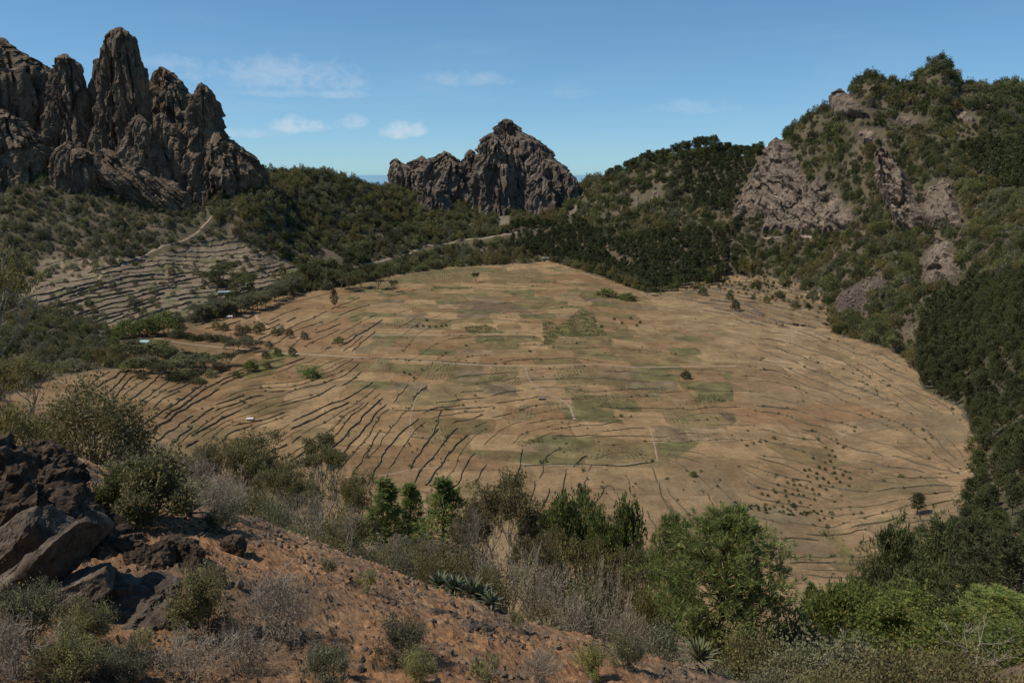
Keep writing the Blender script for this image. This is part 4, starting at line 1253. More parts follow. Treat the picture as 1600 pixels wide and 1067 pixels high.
LANDMARKS = [(1430, 118, 'on the summit of the right mountain'), (1325, 130, 'on the shoulder left of the summit'), (1560, 160, 'on the skyline right of the summit'),
 (1215, 230, 'around the top of the pointed rock face'), (1150, 320, 'left of the pale brown rock face'), (1250, 290, 'between the rock slabs of the right mountain'), (1330, 330, 'below the small triangular rock slab'),
 (1340, 240, 'left of the tall tan rock blade'), (1420, 260, 'right of the tall tan rock blade'), (1400, 370, 'below the tall tan rock blade'), (1500, 260, 'above the pale wedge of rock'), (1530, 350, 'right of the pale wedge of rock'),
 (1420, 440, 'beside the dark scree'), (1340, 500, 'below the dark scree'), (1480, 420, 'beside the low pale rock rib'), (1560, 420, 'just above the right-hand pine wood'), (1580, 260, 'high at the right edge'),
 (1200, 400, 'above the far right terraces'), (1030, 330, 'below the ridge pines'), (950, 300, 'at the left end of the wooded ridge'), (1100, 390, 'beside the far pine wood'), (860, 340, 'below the middle crag'), (700, 350, 'above the dirt track'), (640, 330, 'left of the middle crag'),
 (560, 300, 'on top of the low wooded hill'), (460, 300, 'on the left shoulder of the low hill'), (480, 380, 'low on the wooded hill'), (580, 380, 'left of the dirt track'), (380, 340, 'by the saddle right of the left crags'),
 (60, 340, 'under the left crags'), (200, 350, 'below the ledge of the left crags'), (60, 520, 'in the thicket at the left edge'), (150, 540, 'in the thicket left of the turquoise hut'), (80, 420, 'above the stepped terraces'), (300, 400, 'among the upper left terraces')]
LM = np.array([l[:2] for l in LANDMARKS], float)
def zone_label(px, py, sz):
    q = LANDMARKS[int(np.argmin(((LM - (px, py)) ** 2).sum(1)))][2]
    a = 'large round olive bush' if sz > 1.25 else 'round olive bush' if sz > .9 else 'small olive bush'
    return a + ' ' + q, 'bushes ' + q
for i in bush_i:
    lb, gp = zone_label(cpx[i], cpy[i], bs[i])
    k = rng.integers(0, 5)
    thing('bush', [('stem', MIDB[k][0]), ('crown', MIDB[k][1])], P_all[i], rng.uniform(0, 6.28), (bs[i] * rng.uniform(.9, 1.1), bs[i] * rng.uniform(.9, 1.1), bs[i] * rng.uniform(.85, 1.1)), lb, 'bush', gp)
for i in pine_i:
    k = rng.integers(0, 4)
    if cpx[i] > 1250:
        e_ = cpx[i] - np.interp(cpy[i], [440, 490, 545, 610, 650, 712, 770, 830, 870, 930, 1000], [1480, 1445, 1430, 1436, 1498, 1530, 1500, 1490, 1420, 1340, 1345])
        a_ = 'at the very edge of' if e_ < 22 else 'just inside' if e_ < 60 else 'deep in'
        b_ = 'top' if cpy[i] < 520 else 'upper part' if cpy[i] < 610 else 'middle' if cpy[i] < 720 else 'lower part' if cpy[i] < 830 else 'near end'
        c_ = 'tall dark pine' if ps[i] > 1.25 else 'dark pine' if ps[i] > 1.0 else 'short dark pine'
        lb, gp = '%s %s the right-hand wood, in its %s' % (c_, a_, b_), 'pines of the right-hand wood, ' + b_
    else: lb, gp = 'dark green pine in the wood at the far end of the crater floor', 'pines at the far end'
    thing('pine_tree', [('trunk', MIDP[k][0]), ('crown', MIDP[k][1])], P_all[i], rng.uniform(0, 6.28), (ps[i] * rng.uniform(.92, 1.1), ps[i] * rng.uniform(.92, 1.1), ps[i] * rng.uniform(.9, 1.1)), lb, 'pine tree', gp, (rng.normal() * .04, rng.normal() * .04))
# tall pines lined up on the ridge right of the middle crag
RM = [(mesh('trunk', t[0], t[1], M_BARK, True), mesh('crown', c[0], c[1], M_PINE)) for _, t, c in RIDGEP]
for q, px in enumerate(np.concatenate([np.linspace(945, 1116, 50), np.linspace(1122, 1182, 14)])):
    px = px + rng.normal() * 2.5
    c0 = np.interp(px, [940, 1010, 1110, 1165, 1190], [1440, 1370, 1310, 1260, 1230]) + rng.normal() * 14 - 8
    s = S(px); z = float(H(s * c0, c0))
    top = np.interp(px, [945, 975, 1010, 1050, 1085, 1112, 1120, 1135, 1170, 1185], [266, 252, 240, 224, 215, 214, 228, 240, 228, 232]) + abs(rng.normal()) * 4
    h = min(max(HC + tan_el(top) * c0 - z, 15), 34)
    k = q % 3; w_ = rng.uniform(1.3, 1.75)
    thing('ridge_pine', [('trunk', RM[k][0]), ('crown', RM[k][1])], (s * c0, c0, z - .5), rng.uniform(0, 6), (w_, w_, h / 15),
          'dark flat-topped pine in the row along the ridge right of the middle crag', 'pine tree', 'pines along the ridge')
# ------------------------------------------------------------------ paths, field walls, sheds, plants on the crater floor
def ground_at(px, py):
    """ground point for a picture position on the gentle floor (fast), or the exact hit elsewhere"""
    px = np.atleast_1d(np.asarray(px, float)); py = np.atleast_1d(np.asarray(py, float))
    t = tan_el(py); s = (px - 800) / F * (cp - t * sp)
    Y = np.clip(-HC / np.minimum(t, -.02), 60, 1400)
    for _ in range(6):
        Yn = np.clip((H(s * Y, Y) - HC) / np.minimum(t, -.02), 60, 1500)
        Y = .5 * Y + .5 * Yn
    bad = np.abs(H(s * Y, Y) - (HC + t * Y)) > .6
    out = np.stack([s * Y, Y, H(s * Y, Y)], -1)
    if bad.any(): out[bad] = hit(px[bad], py[bad])
    return out
def smooth_line(P, step):
    P = np.asarray(P, float)
    d = np.concatenate([[0], np.cumsum(np.hypot(*np.diff(P[:, :2], axis=0).T))])
    n = max(int(d[-1] / step), 2)
    q = np.linspace(0, d[-1], n + 1)
    k = max(1, n // 40)
    x = _pchip(d + np.arange(len(d)) * 1e-6, P[:, 0], q); y = _pchip(d + np.arange(len(d)) * 1e-6, P[:, 1], q)
    return np.stack([x, y], -1)
M_PATH = attr_mat('beaten earth', (.8, .2), .15, (3, .3, .1))
def path(line, w, label, col=(.31, .235, .155), name='path', lift=.22):
    g = ground_at([p[0] for p in line], [p[1] for p in line])
    q = smooth_line(g, 2.5)
    t = norm(np.gradient(q, axis=0)); nrm = np.stack([-t[:, 1], t[:, 0]], -1)
    ww = w * (1 + .18 * fbm(q[:, 0] / 9, q[:, 1] / 9, 1.1, 2))
    cols = []
    for f in (-.5, -.17, .17, .5):
        p = q + nrm * (f * ww)[:, None]
        cols.append(np.stack([p[:, 0], p[:, 1], H(p[:, 0], p[:, 1]) + (lift if abs(f) < .3 else lift * .1)], -1))
    V = np.stack(cols, 1)
    me = mesh(name, V.reshape(-1, 3), gridfaces(len(q), 4), M_PATH, True)
    colattr(me, 'Col', np.tile(C3(*col), (V.shape[0] * 4, 1)) * (1 + .12 * fbm(V[..., 0].ravel() / 5, V[..., 1].ravel() / 5, .2, 2))[:, None])
    return tag(obj(name, me), label, kind='structure')
path(TRACK[:8], 4.2, 'pale dirt track climbing across the hill below the middle crag', (.31, .245, .17), 'dirt_track', .6)
path(WALKS[0], 3.0, 'narrow brown path crossing the left terraces to the saddle', (.30, .225, .15), lift=.4)
path([(150, 540), (190, 533), (240, 528), (262, 532), (300, 538), (365, 544), (410, 548), (460, 553), (520, 556), (585, 560), (640, 563), (700, 567), (770, 571)], 2.8, 'track from the left farmstead out over the fields')
path([(770, 571), (860, 571), (960, 571), (1060, 573), (1150, 572)], 1.9, 'faint straight track through the middle of the fields', (.34, .25, .165))
path([(822, 574), (826, 590), (840, 606), (862, 618), (884, 628), (893, 640), (898, 656)], 1.7, 'short curving footpath in the central plots', (.26, .195, .125))
path([(398, 488), (404, 500), (420, 512), (445, 522), (470, 530)], 3.2, 'light footpath winding down onto the reddish plots', (.36, .24, .15))
path([(560, 524), (640, 524), (700, 523), (780, 521)], 2.0, 'thin field track left of the green plots', (.34, .25, .165))
path([(805, 723), (850, 727), (910, 727), (970, 726), (1028, 719)], 2.2, 'curved footpath along the lower plots', (.255, .19, .12))
path([(1028, 719), (1022, 690), (1020, 675)], 1.1, 'thin footpath branching uphill from the lower path', (.255, .19, .12))
path([(540, 746), (600, 742), (650, 733), (690, 730)], 1.3, 'footpath along the near edge of the floor', (.30, .215, .14))
path([(1185, 371), (1225, 371), (1265, 372), (1310, 374)], 2.6, 'pale road cut across the mountain foot', (.27, .215, .155), lift=.9)
path([(660, 600), (645, 640), (640, 680)], 1.1, 'thin footpath between the left-hand plots', (.255, .19, .12))

# ---- dry-stone field walls: traced along the lie of the terraces
ANCH = [(180, 620, 50, -45), (300, 650, 60, -40), (400, 640, 80, -25), (450, 600, 90, -12), (300, 700, 40, -35), (500, 640, 70, -30), (560, 680, 40, -50), (620, 720, 35, -60),
 (700, 740, 30, -50), (480, 480, 80, -25), (520, 500, 70, -30), (450, 520, 60, -35), (600, 540, 40, -40), (640, 600, 40, -45), (820, 740, 8, -50), (900, 760, 10, -50),
 (1000, 770, 15, 50), (1100, 780, 35, 50), (1250, 800, 80, 15), (1350, 830, 80, -20), (1420, 780, 60, -20), (1250, 870, 80, 5), (1300, 720, 70, 25),
 (1400, 740, 60, 12), (1480, 690, 30, 30), (1400, 590, 60, 32), (1300, 560, 60, 25), (1200, 500, 60, 15), (1150, 470, 60, 10), (1250, 470, 60, 15), (1100, 620, 60, 0),
 (900, 620, 60, 2), (800, 520, 60, 0), (1000, 500, 60, 5), (950, 440, 60, 18), (700, 450, 60, 0), (1100, 680, 60, 0), (900, 680, 60, -3), (720, 620, 60, -4), (150, 600, 40, -30),
 (100, 490, 60, -14), (200, 440, 60, -12), (250, 490, 60, -24), (300, 450, 60, -8), (380, 420, 60, -8), (420, 440, 60, -16), (280, 400, 60, 6), (1430, 530, 50, 20)]
AN = np.array(ANCH, float); AD = norm(AN[:, 2:])
def wdir(p):
    d2 = ((AN[:, :2] - p) * np.array([1, 1.4])) ** 2
    w = 1 / (d2.sum(1) + 200) ** 1.6
    return norm((AD * w[:, None]).sum(0))
# zone outline, spacing, length range, wall height, share kept, label, group
WZONES = [
 ([(20, 470), (60, 450), (160, 420), (235, 402), (330, 350), (420, 380), (470, 425), (440, 455), (330, 492), (250, 505), (170, 512), (60, 480)], 6.5, (60, 200), 1.75, 1.0, 'grey terrace wall on the left stepped slope', 'terrace walls at the left'),
 ([(60, 405), (150, 400), (150, 425), (50, 450)], 9, (30, 80), 1.4, .8, 'terrace wall under the left crags', 'terrace walls under the crags'),
 ([(110, 590), (200, 575), (330, 595), (420, 560), (560, 560), (610, 640), (560, 745), (400, 720), (220, 690)], 6.6, (25, 160), .7, .95, 'dark wall on the reddish left plots', 'walls of the reddish plots'),
 ([(300, 512), (440, 462), (560, 452), (600, 500), (600, 555), (430, 540)], 7.6, (25, 100), .75, .9, 'dark wall behind the farm track', 'walls behind the farm track'),
 ([(560, 640), (640, 600), (760, 610), (760, 760), (560, 760)], 10, (35, 120), .6, .85, 'ragged wall in the lower middle plots', 'walls of the lower middle plots'),
 ([(760, 700), (1120, 700), (1160, 810), (1000, 830), (840, 800), (760, 770)], 11.5, (25, 80), .55, .8, 'weedy wall at the front of the floor', 'low walls at the front'),
 ([(600, 440), (1050, 440), (1180, 520), (1180, 690), (760, 700), (640, 600)], 10.5, (25, 150), .42, .8, 'plot wall in the middle of the floor', 'low walls in the middle'),
 ([(860, 409), (950, 436), (1010, 458), (1110, 452), (1180, 428), (1290, 455), (1300, 515), (1180, 510), (1000, 455)], 4.6, (18, 80), 2.0, .95, 'terrace wall at the far right of the floor', 'terrace walls at the far right'),
 ([(1180, 515), (1300, 520), (1440, 580), (1500, 650), (1400, 650), (1180, 600)], 8, (30, 140), .7, .85, 'terrace wall on the tan right plots', 'terrace walls beside the wood'),
 ([(1180, 600), (1400, 650), (1515, 700), (1480, 800), (1330, 760), (1180, 720)], 10.5, (30, 130), .6, .8, 'curving wall on the grey right plots', 'curving walls at the right'),
 ([(1160, 720), (1330, 760), (1480, 800), (1400, 870), (1330, 930), (1240, 890), (1170, 810)], 9, (30, 130), .6, .85, 'curved weedy wall in the near right hollow', 'curved walls in the hollow'),
]
M_WALL = rock_mat('dry stone', [(.085, .067, .048), (.145, .115, .083), (.205, .163, .12), (.29, .235, .172)], .9, ((.075, .070, .035), .95), bdist=.15)
WMARK = [(391, 656, 'near the tiny white shelter'), (487, 592, 'below the grassy patch'), (180, 605, 'at the outer left'), (300, 620, 'below the grove'), (250, 665, 'above the foreground bushes'), (330, 690, 'above the dense olive tree'), (480, 690, 'above the umbrella-topped tree'),
 (540, 620, 'below the farm track'), (600, 590, 'by the main field track'), (600, 720, 'above the young pines'), (700, 690, 'beside the bent wall'), (720, 740, 'above the third young pine'), (820, 720, 'by the curved footpath'), (900, 770, 'above the green pair of trees'), (1050, 760, 'above the large pine'), (960, 690, 'right of the curved footpath'),
 (520, 475, 'by the slender dark tree'), (430, 500, 'below the curved tree row'), (470, 540, 'near the end of the hedge'), (580, 510, 'left of the thin field track'), (700, 450, 'on the far plots'), (850, 450, 'beyond the green crop'), (900, 540, 'below the green crop'), (1000, 530, 'right of the green crop'), (850, 610, 'by the short footpath'), (1072, 590, 'by the lone dark bush'), (1000, 640, 'below the striped crops'), (1120, 680, 'on the pale middle plots'),
 (100, 470, 'at the left end'), (180, 450, 'in the middle'), (250, 480, 'above the vivid green trees'), (220, 425, 'under the brown path'), (340, 450, 'by the long shed'), (300, 410, 'at the top'), (420, 420, 'at the right end'),
 (960, 445, 'near the long green thicket'), (1060, 465, 'right of the thickets'), (1150, 480, 'by the lone round bush'), (1150, 445, 'under the mountain bushes'), (1230, 460, 'in the upper corner'), (1270, 500, 'below the dark scree'), (1390, 550, 'by the dark round tree'), (1250, 560, 'on the palest plots'), (1330, 600, 'in mid-slope'), (1430, 620, 'against the wood'), (1250, 650, 'on the red-brown plots'), (1400, 680, 'on the dark strip'), (1480, 710, 'at the wood corner'), (1250, 740, 'above the saplings'), (1350, 750, 'right of the saplings'), (1433, 800, 'by the lone dark pine'), (1250, 850, 'below the weedy bank'), (1330, 870, 'beside the yellow-green strip'), (1200, 800, 'on the weedy bank')]
WMA = np.array([m[:2] for m in WMARK], float)
def wall_mesh(q, h, w, seed):
    """irregular dry-stone wall along points q (x, y)"""
    n = len(q)
    t = norm(np.gradient(q, axis=0)); nr = np.stack([-t[:, 1], t[:, 0]], -1)
    hh = h * np.clip(1 + .45 * fbm(q[:, 0] / 3, q[:, 1] / 3, seed, 2), .35, 1.5)
    hh[[0, -1]] *= .4
    z = H(q[:, 0], q[:, 1])
    ring = []
    for f, k in ((-.5, -.6), (-.42, .55), (-.2, .98), (.22, 1.0), (.42, .5), (.5, -.6)):
        jf = f * w * (1 + .3 * rng.normal(size=n) * .5)
        p = q + nr * jf[:, None]
        ring.append(np.stack([p[:, 0], p[:, 1], z + np.where(k > 0, hh * k, k)], -1))
    V = np.stack(ring, 1)
    f = gridfaces(n, 6)
    caps = [np.array([[0, 1, 2, 3], [0, 3, 4, 5]]), np.array([[3, 2, 1, 0], [5, 4, 3, 0]]) + (n - 1) * 6]
    return V.reshape(-1, 3), [f] + caps
pts_all = np.zeros((0, 2)); WL = []
wrg = np.random.default_rng(21)
for zi, (zone, sep, (l0, l1), hgt, keepf, lab, grp) in enumerate(WZONES):
    za = np.array(zone, float); lo, hi_ = za.min(0), za.max(0)
    area = (hi_ - lo).prod()
    loc = []
    lines = 0
    for _ in range(int(area / sep / 4)):
        if lines > 150: break
        p = wrg.uniform(lo, hi_)
        if not _in_poly(np.array([p[0]]), np.array([p[1]]), zone)[0]: continue
        near_pts = pts_all[(np.abs(pts_all[:, 0] - p[0]) < 220) & (np.abs(pts_all[:, 1] - p[1]) < 200)] if len(pts_all) else pts_all
        def free(q, k=1.0):
            return len(near_pts) == 0 or (((near_pts - q) * np.array([.55, 1.0])) ** 2).sum(1).min() > (sep * k) ** 2
        if not free(p): continue
        Lm = wrg.uniform(l0, l1 * 1.5)
        half = []
        for sg_ in (1, -1):
            q = p.copy(); run = []; tot = 0
            while tot < Lm / 2:
                d = wdir(q); a = .28 * float(pn(np.array([q[0] / 26]), np.array([q[1] / 26]), 1.0 + zi)[0])
                d = np.array([d[0] * math.cos(a) - d[1] * math.sin(a), d[0] * math.sin(a) + d[1] * math.cos(a)])
                q = q + d * 4 * sg_; tot += 4
                if not _in_poly(np.array([q[0]]), np.array([q[1]]), zone)[0] or not free(q, .5): break
                run.append(q.copy())
            half.append(run)
        line = half[1][::-1] + [p] + half[0]
        if len(line) < max(4, l0 / 4 * .5): continue
        pts_all = np.concatenate([pts_all, np.array(line)])
        if wrg.uniform() < keepf:
            WL.append((np.array(line), hgt * float(np.clip(wrg.lognormal(-.05, .42), .45, 1.55)), lab, grp)); lines += 1
# straight walls seen along particular plots
for ln, h_, lb in (([(560, 560), (640, 563), (700, 566), (772, 570)], .8, 'long straight wall along the main field track'),
               ([(700, 530), (770, 526), (845, 528)], .7, 'straight wall between two tan plots left of the green crop'),
               ([(1095, 570), (1180, 570), (1265, 571), (1325, 574)], .9, 'long dark straight wall across the pale plots at the right'),
               ([(612, 642), (700, 640), (770, 635)], .7, 'straight wall below the pale plots left of the short footpath'),
               ([(640, 683), (670, 686), (685, 655), (690, 640)], .8, 'bent wall enclosing a bare square plot'),
               ([(815, 728), (870, 727), (960, 728), (1020, 722)], .8, 'wall beside the curved footpath')):
    WL.append((np.array(ln, float), h_, lb, None))
wall_xy = []; spare = []
WL.sort(key=lambda w: -(w[1] * len(w[0]) * (1 + .5 * (w[3] is None))))
for line, h_, lb, gp in WL:
    g = ground_at(line[:, 0], line[:, 1])
    st = np.hypot(*np.diff(g[:, :2], axis=0).T)
    if (st > 45).any(): continue
    q = smooth_line(g, 3.2)
    q = q + np.stack([fbm(q[:, 0] / 14, q[:, 1] / 14, 3.3, 2), fbm(q[:, 0] / 14, q[:, 1] / 14, 7.3, 2)], -1) * 1.1
    if len(q) < 3: continue
    V, f = wall_mesh(q, h_ * .8, .35 + .3 * h_, 1.0)
    wall_xy.append(q)
    if len(wall_xy) <= 300:
        c = np.array([q[:, 0].mean(), q[:, 1].mean(), V[:, 2].min()])
        if gp:
            mid = line[len(line) // 2]
            size = ('long ' if len(line) > 24 else 'short ' if len(line) < 13 else '') + ('high ' if h_ > 1.3 else 'low ' if h_ < .6 else '')
            lb = size + re.sub('^(long|short) ', '', lb) + ', ' + WMARK[int(np.argmin(((WMA - mid) ** 2).sum(1)))][2]
            lb = ' '.join(lb.split()[:16]).rstrip(',')
        tag(obj('stone_wall', mesh('stone_wall', V - c, f, M_WALL, False), None, c), lb, 'wall', gp, 'thing')
    else: spare.append((V, f))
if spare:
    off = 0; VV, FF = [], []
    for V, f in spare:
        VV.append(V); FF += [x + off for x in f]; off += len(V)
    tag(obj('low_field_banks', mesh('low_field_banks', np.concatenate(VV), FF, M_WALL, False)), 'low stone banks and plot edges lining the smaller fields', kind='stuff')
print('walls', len(wall_xy))

# ---- weeds and crops: too many and too small to count
WEED = []
for sd_ in range(3):
    t, c = bush(300 + sd_, 1.6, 1.1, 22, 7, .38, .11, 2, .5, .14, .1, .3)
    WEED.append(merge([(t[0], t[1], M_TWIGB), (c[0], c[1], (M_BUSH, M_OLIVE, M_BUSH2)[sd_])]))
wp = []
for q in wall_xy:
    n = int(len(q) * wrg.uniform(.0, .55))
    if n == 0: continue
    i = wrg.integers(0, len(q), n)
    wp.append(q[i] + wrg.normal(size=(n, 2)) * .9)
wp = np.concatenate(wp)
rp = []
while len(rp) < 1100:
    p = wrg.uniform((110, 440), (1520, 930))
    if _in_poly(np.array([p[0]]), np.array([p[1]]), FLOOR)[0]: rp.append(p)
rp = np.array(rp)
g = ground_at(rp[:, 0], rp[:, 1])
cl = fbm(g[:, 0] / 50, g[:, 1] / 50, 9.7, 3) + wrg.normal(size=len(g)) * .25
g = g[cl > .12]
wp = np.concatenate([wp, g[:, :2]])
wz = H(wp[:, 0], wp[:, 1]) - .05
ws = wrg.lognormal(-.4, .4, len(wp)).clip(.3, 1.5)
scatter_stuff('field_weeds', 'small dark weeds dotted along the field walls and plots', WEED, np.column_stack([wp, wz]), np.stack([ws, ws, ws], -1), rots(len(wp), .1), wrg.integers(0, 3, len(wp)))
# crop plants in rows on the green plots
cr_p, cr_s = [], []
for kind, poly in PATCH:
    if kind not in ('green', 'crop', 'turf', 'turfy'): continue
    w_ = ground_at([p[0] for p in poly], [p[1] for p in poly])[:, :2]
    lo, hi_ = w_.min(0), w_.max(0)
    a = wrg.uniform(-.3, .3) + (1.3 if wrg.uniform() < .4 else 0); ca, sa = math.cos(a), math.sin(a)
    sp_r = {'green': 1.5, 'crop': 2.5, 'turf': 2.0, 'turfy': 2.2}[kind]
    c = (lo + hi_) / 2; R0 = np.hypot(*(hi_ - lo)) / 2
    u = np.arange(-R0, R0, sp_r); v = np.arange(-R0, R0, sp_r * .62)
    U, Vv = np.meshgrid(u, v); U = U + wrg.normal(size=U.shape) * .28; Vv = Vv + wrg.normal(size=U.shape) * .4
    X = c[0] + U * ca - Vv * sa; Y = c[1] + U * sa + Vv * ca
    m = in_poly(X.ravel(), Y.ravel(), [tuple(p) for p in w_])
    m &= wrg.uniform(0, 1, m.shape) < np.clip(.5 + 1.5 * fbm(X.ravel() / 9, Y.ravel() / 9, 2.9, 2), .1, .95)
    cr_p.append(np.stack([X.ravel()[m], Y.ravel()[m]], -1)); cr_s.append(np.full(m.sum(), {'green': .8, 'crop': .55, 'turf': .55, 'turfy': .6}[kind]))
cr_p = np.concatenate(cr_p); cr_s = np.concatenate(cr_s) * wrg.uniform(.6, 1.2, len(cr_p))
CROP = []
for sd_ in range(3):
    t, c = bush(330 + sd_, 1.2, .9, 9, 6, .45, .12, 1, .4, .1, .1, .3)
    CROP.append(merge([(t[0], t[1], M_TWIGB), (c[0], c[1], (M_OLIVE, M_SAGE, M_BUSH2)[sd_])]))
scatter_stuff('crop_rows', 'rows of small green crop plants on the tilled plots', CROP, np.column_stack([cr_p, H(cr_p[:, 0], cr_p[:, 1]) - .03]), np.stack([cr_s] * 3, -1), rots(len(cr_p), .1), wrg.integers(0, 3, len(cr_p)))
print('weeds', len(wp), 'crops', len(cr_p))

def box(x0, x1, y0, y1, z0, z1):
    V = np.array([(x, y, z) for z in (z0, z1) for x, y in ((x0, y0), (x1, y0), (x1, y1), (x0, y1))], float)
    return V, np.array([(0, 3, 2, 1), (4, 5, 6, 7), (0, 1, 5, 4), (1, 2, 6, 5), (2, 3, 7, 6), (3, 0, 4, 7)])
# ---- loose blocks on the dark scree below the mountain
sq_ = wrg.uniform((1296, 430), (1384, 500), (900, 2))
sq_ = sq_[in_poly(sq_[:, 0], sq_[:, 1], [(1296, 486), (1310, 462), (1350, 436), (1382, 430), (1372, 455), (1345, 490), (1318, 498)])]
sg3 = hit(sq_[:, 0], sq_[:, 1], 600, 1100)
SCR = []
for k in range(3):
    V, f = box(-.5, .5, -.4, .4, -.35, .35)
    V = V + np.random.default_rng(k).normal(size=V.shape) * .12
    SCR.append(mesh('scree block', V, f, M_CRAG2))
ss = wrg.lognormal(.55, .5, len(sg3)).clip(.7, 4.5)
scatter_stuff('scree', 'dark loose rock blocks strewn down the bare scree', SCR, sg3, np.stack([ss] * 3, -1), wrg.uniform(0, 6.28, (len(sg3), 3)), wrg.integers(0, 3, len(sg3)))

# ---- single trees and bushes on the floor and around the farm
BR = []
for sd_ in range(3):
    t, c = bush(140 + sd_, 6.0, 5.0, 130, 10, .6, .17, 6, .45, .32, .1, .45)
    BR.append((mesh('stem', t[0], t[1], M_BARKG, True), mesh('crown', c[0], c[1], M_BRIGHT)))
GT = []
for sd_ in range(3):
    t, c = spreading(150 + sd_, 8, 8, .25, 4, 3, 420, 7, .55, .13, .022, jit=.45)
    GT.append((mesh('trunk', t[0], t[1], M_BARKG, True), mesh('crown', c[0], c[1], (M_BUSH2, M_BUSH, M_OLIVE)[sd_])))
def on_floor(px, py, wpx, hpx, label, kind='bush', group=None, name=None, cat=None, k=None):
    g = ground_at(px, py)[0]
    m = g[1] / F / cp                           # metres per picture unit there
    src, w0, h0 = {'bush': (MIDB, 7.0, 5.2), 'bright': (BR, 6.0, 5.0), 'tree': (GT, 8.0, 8.0), 'pine': (MIDP, 6.8, 11)}[kind]
    k = rng.integers(0, len(src)) if k is None else k
    nm = name or {'bush': 'bush', 'bright': 'green_bush', 'tree': 'tree', 'pine': 'pine_tree'}[kind]
    st = 'trunk' if kind in ('tree', 'pine') else 'stem'
    sw = wpx * m / w0; sh = hpx * m / h0
    return thing(nm, [(st, src[k][0]), ('crown', src[k][1])], (g[0], g[1], g[2] - .1), rng.uniform(0, 6.28), (sw, sw, sh), label, cat or nm.replace('_', ' ').replace('green ', ''), group)
on_floor(1072, 592, 17, 13, 'lone dark round bush standing on bare tan plots right of the green crops', k=0)
on_floor(1433, 804, 34, 34, 'lone dark pine standing on the floor just off the right-hand wood', 'pine')
on_floor(1083, 744, 12, 9, 'single bright green bush on a grey plot above the big pine', 'bright')
on_floor(1396, 552, 20, 22, 'dark round tree just left of the right-hand wood on the tan terraces', 'tree', k=1)
on_floor(1149, 486, 14, 15, 'dark round bush alone on the pale terraces at the far right', k=1)
on_floor(1011, 462, 14, 20, 'dark tree standing clear of the far pine wood edge', 'tree', k=1)
on_floor(744, 442, 12, 15, 'small lone tree on the far green plots', 'tree', k=1)
on_floor(614, 456, 15, 18, 'round tree at the far left corner of the tan plots', 'tree', k=1)
on_floor(487, 590, 24, 14, 'bright green bush in a patch of grass on the left plots', 'bright')
on_floor(392, 580, 24, 18, 'bright green bush on the grassy strip right of the grove', 'bright')
on_floor(418, 574, 13, 9, 'small dark bush beside the grassy strip', k=0)
on_floor(370, 590, 12, 9, 'small dark bush left of the grassy strip', k=1)
on_floor(523, 481, 14, 26, 'slender dark tree on the stepped plots behind the farm track', 'pine')
on_floor(529, 536, 16, 10, 'low dark bush by itself in the plots behind the farm track', k=0)
on_floor(948, 462, 34, 11, 'long low bright green thicket on the far right plots', 'bright')
on_floor(980, 468, 30, 10, 'second low green thicket right of the long one', 'bright')
on_floor(1240, 792, 10, 7, 'small bush on the dark band of the near right hollow', k=0)
GROVE = [(210, 552, 'tree', 40, 34), (240, 560, 'tree', 46, 40), (262, 568, 'tree', 40, 36), (290, 576, 'tree', 42, 36), (318, 580, 'tree', 38, 34), (225, 578, 'tree', 40, 34), (250, 588, 'tree', 36, 30), (275, 592, 'bush', 26, 18), (300, 590, 'bush', 28, 18), (333, 572, 'tree', 30, 30), (358, 570, 'tree', 30, 28), (200, 578, 'bush', 24, 18), (222, 588, 'bush', 18, 12), (310, 596, 'bush', 22, 12), (198, 562, 'tree', 40, 32), (228, 566, 'tree', 44, 34), (276, 580, 'tree', 40, 32), (304, 570, 'tree', 40, 32), (214, 570, 'bush', 26, 18), (258, 580, 'bush', 28, 18), (286, 588, 'bush', 24, 16), (240, 574, 'bush', 26, 18), (330, 586, 'bush', 22, 14), (345, 576, 'bush', 22, 16), (268, 556, 'bush', 26, 16), (246, 552, 'tree', 34, 26), (318, 562, 'bush', 24, 16)]
for px, py, kd, w_, h_ in GROVE:
    on_floor(px, py + 3, w_ * 1.0, h_ * .74, {'tree': 'spreading grey-green tree in the grove below the farm track', 'bush': 'low bush at the front edge of the grove below the farm track'}[kd], kd, 'grove below the farm track')
for px, py, kd, w_, h_ in [(200, 527, 'bright', 40, 26), (228, 524, 'bright', 38, 26), (258, 523, 'bright', 44, 34), (185, 530, 'bright', 26, 18)]:
    on_floor(px, py, w_, h_, 'vivid green leafy tree beside the turquoise-roofed hut', kd, 'vivid green trees by the hut', 'green_tree', 'tree')
for px in range(272, 366, 8):
    on_floor(px, 528 + (px - 272) * .085 + rng.normal() * 2, 15, 9, 'low bush in the hedge along the upper side of the farm track', 'bush', 'hedge along the farm track')
for px, py in ((373, 548), (388, 545), (400, 550), (378, 538), (365, 552)):
    on_floor(px, py, 24, 20, 'grey-green tree at the right end of the farm hedge', 'tree', 'trees at the end of the hedge', k=0)
for i, px in enumerate(np.linspace(310, 462, 24)):
    py = np.interp(px, [310, 360, 410, 440, 465], [502, 492, 482, 466, 456]) + rng.normal() * 2
    on_floor(px, py, 26, 25, 'grey-green tree in the long curved row above the reddish plots', 'tree', 'curved row of grey-green trees', k=0)
for px, py in ((282, 512), (285, 520), (338, 515), (352, 516), (402, 522), (408, 515), (430, 524), (440, 522), (453, 528), (374, 520), (386, 520), (476, 530), (415, 560), (421, 545), (434, 556), (457, 556)):
    on_floor(px, py, 13, 11, 'small round bush scattered on the reddish plots below the tree row', 'bush', 'bushes on the reddish plots')
for px, py in ((480, 440), (497, 446), (515, 448), (532, 452), (548, 455), (500, 432), (520, 434), (545, 440), (566, 450), (590, 452), (575, 440)):
    on_floor(px, py, 28, 26, 'dark tree in the clump at the foot of the low wooded hill', 'tree', 'trees at the hill foot', k=1)
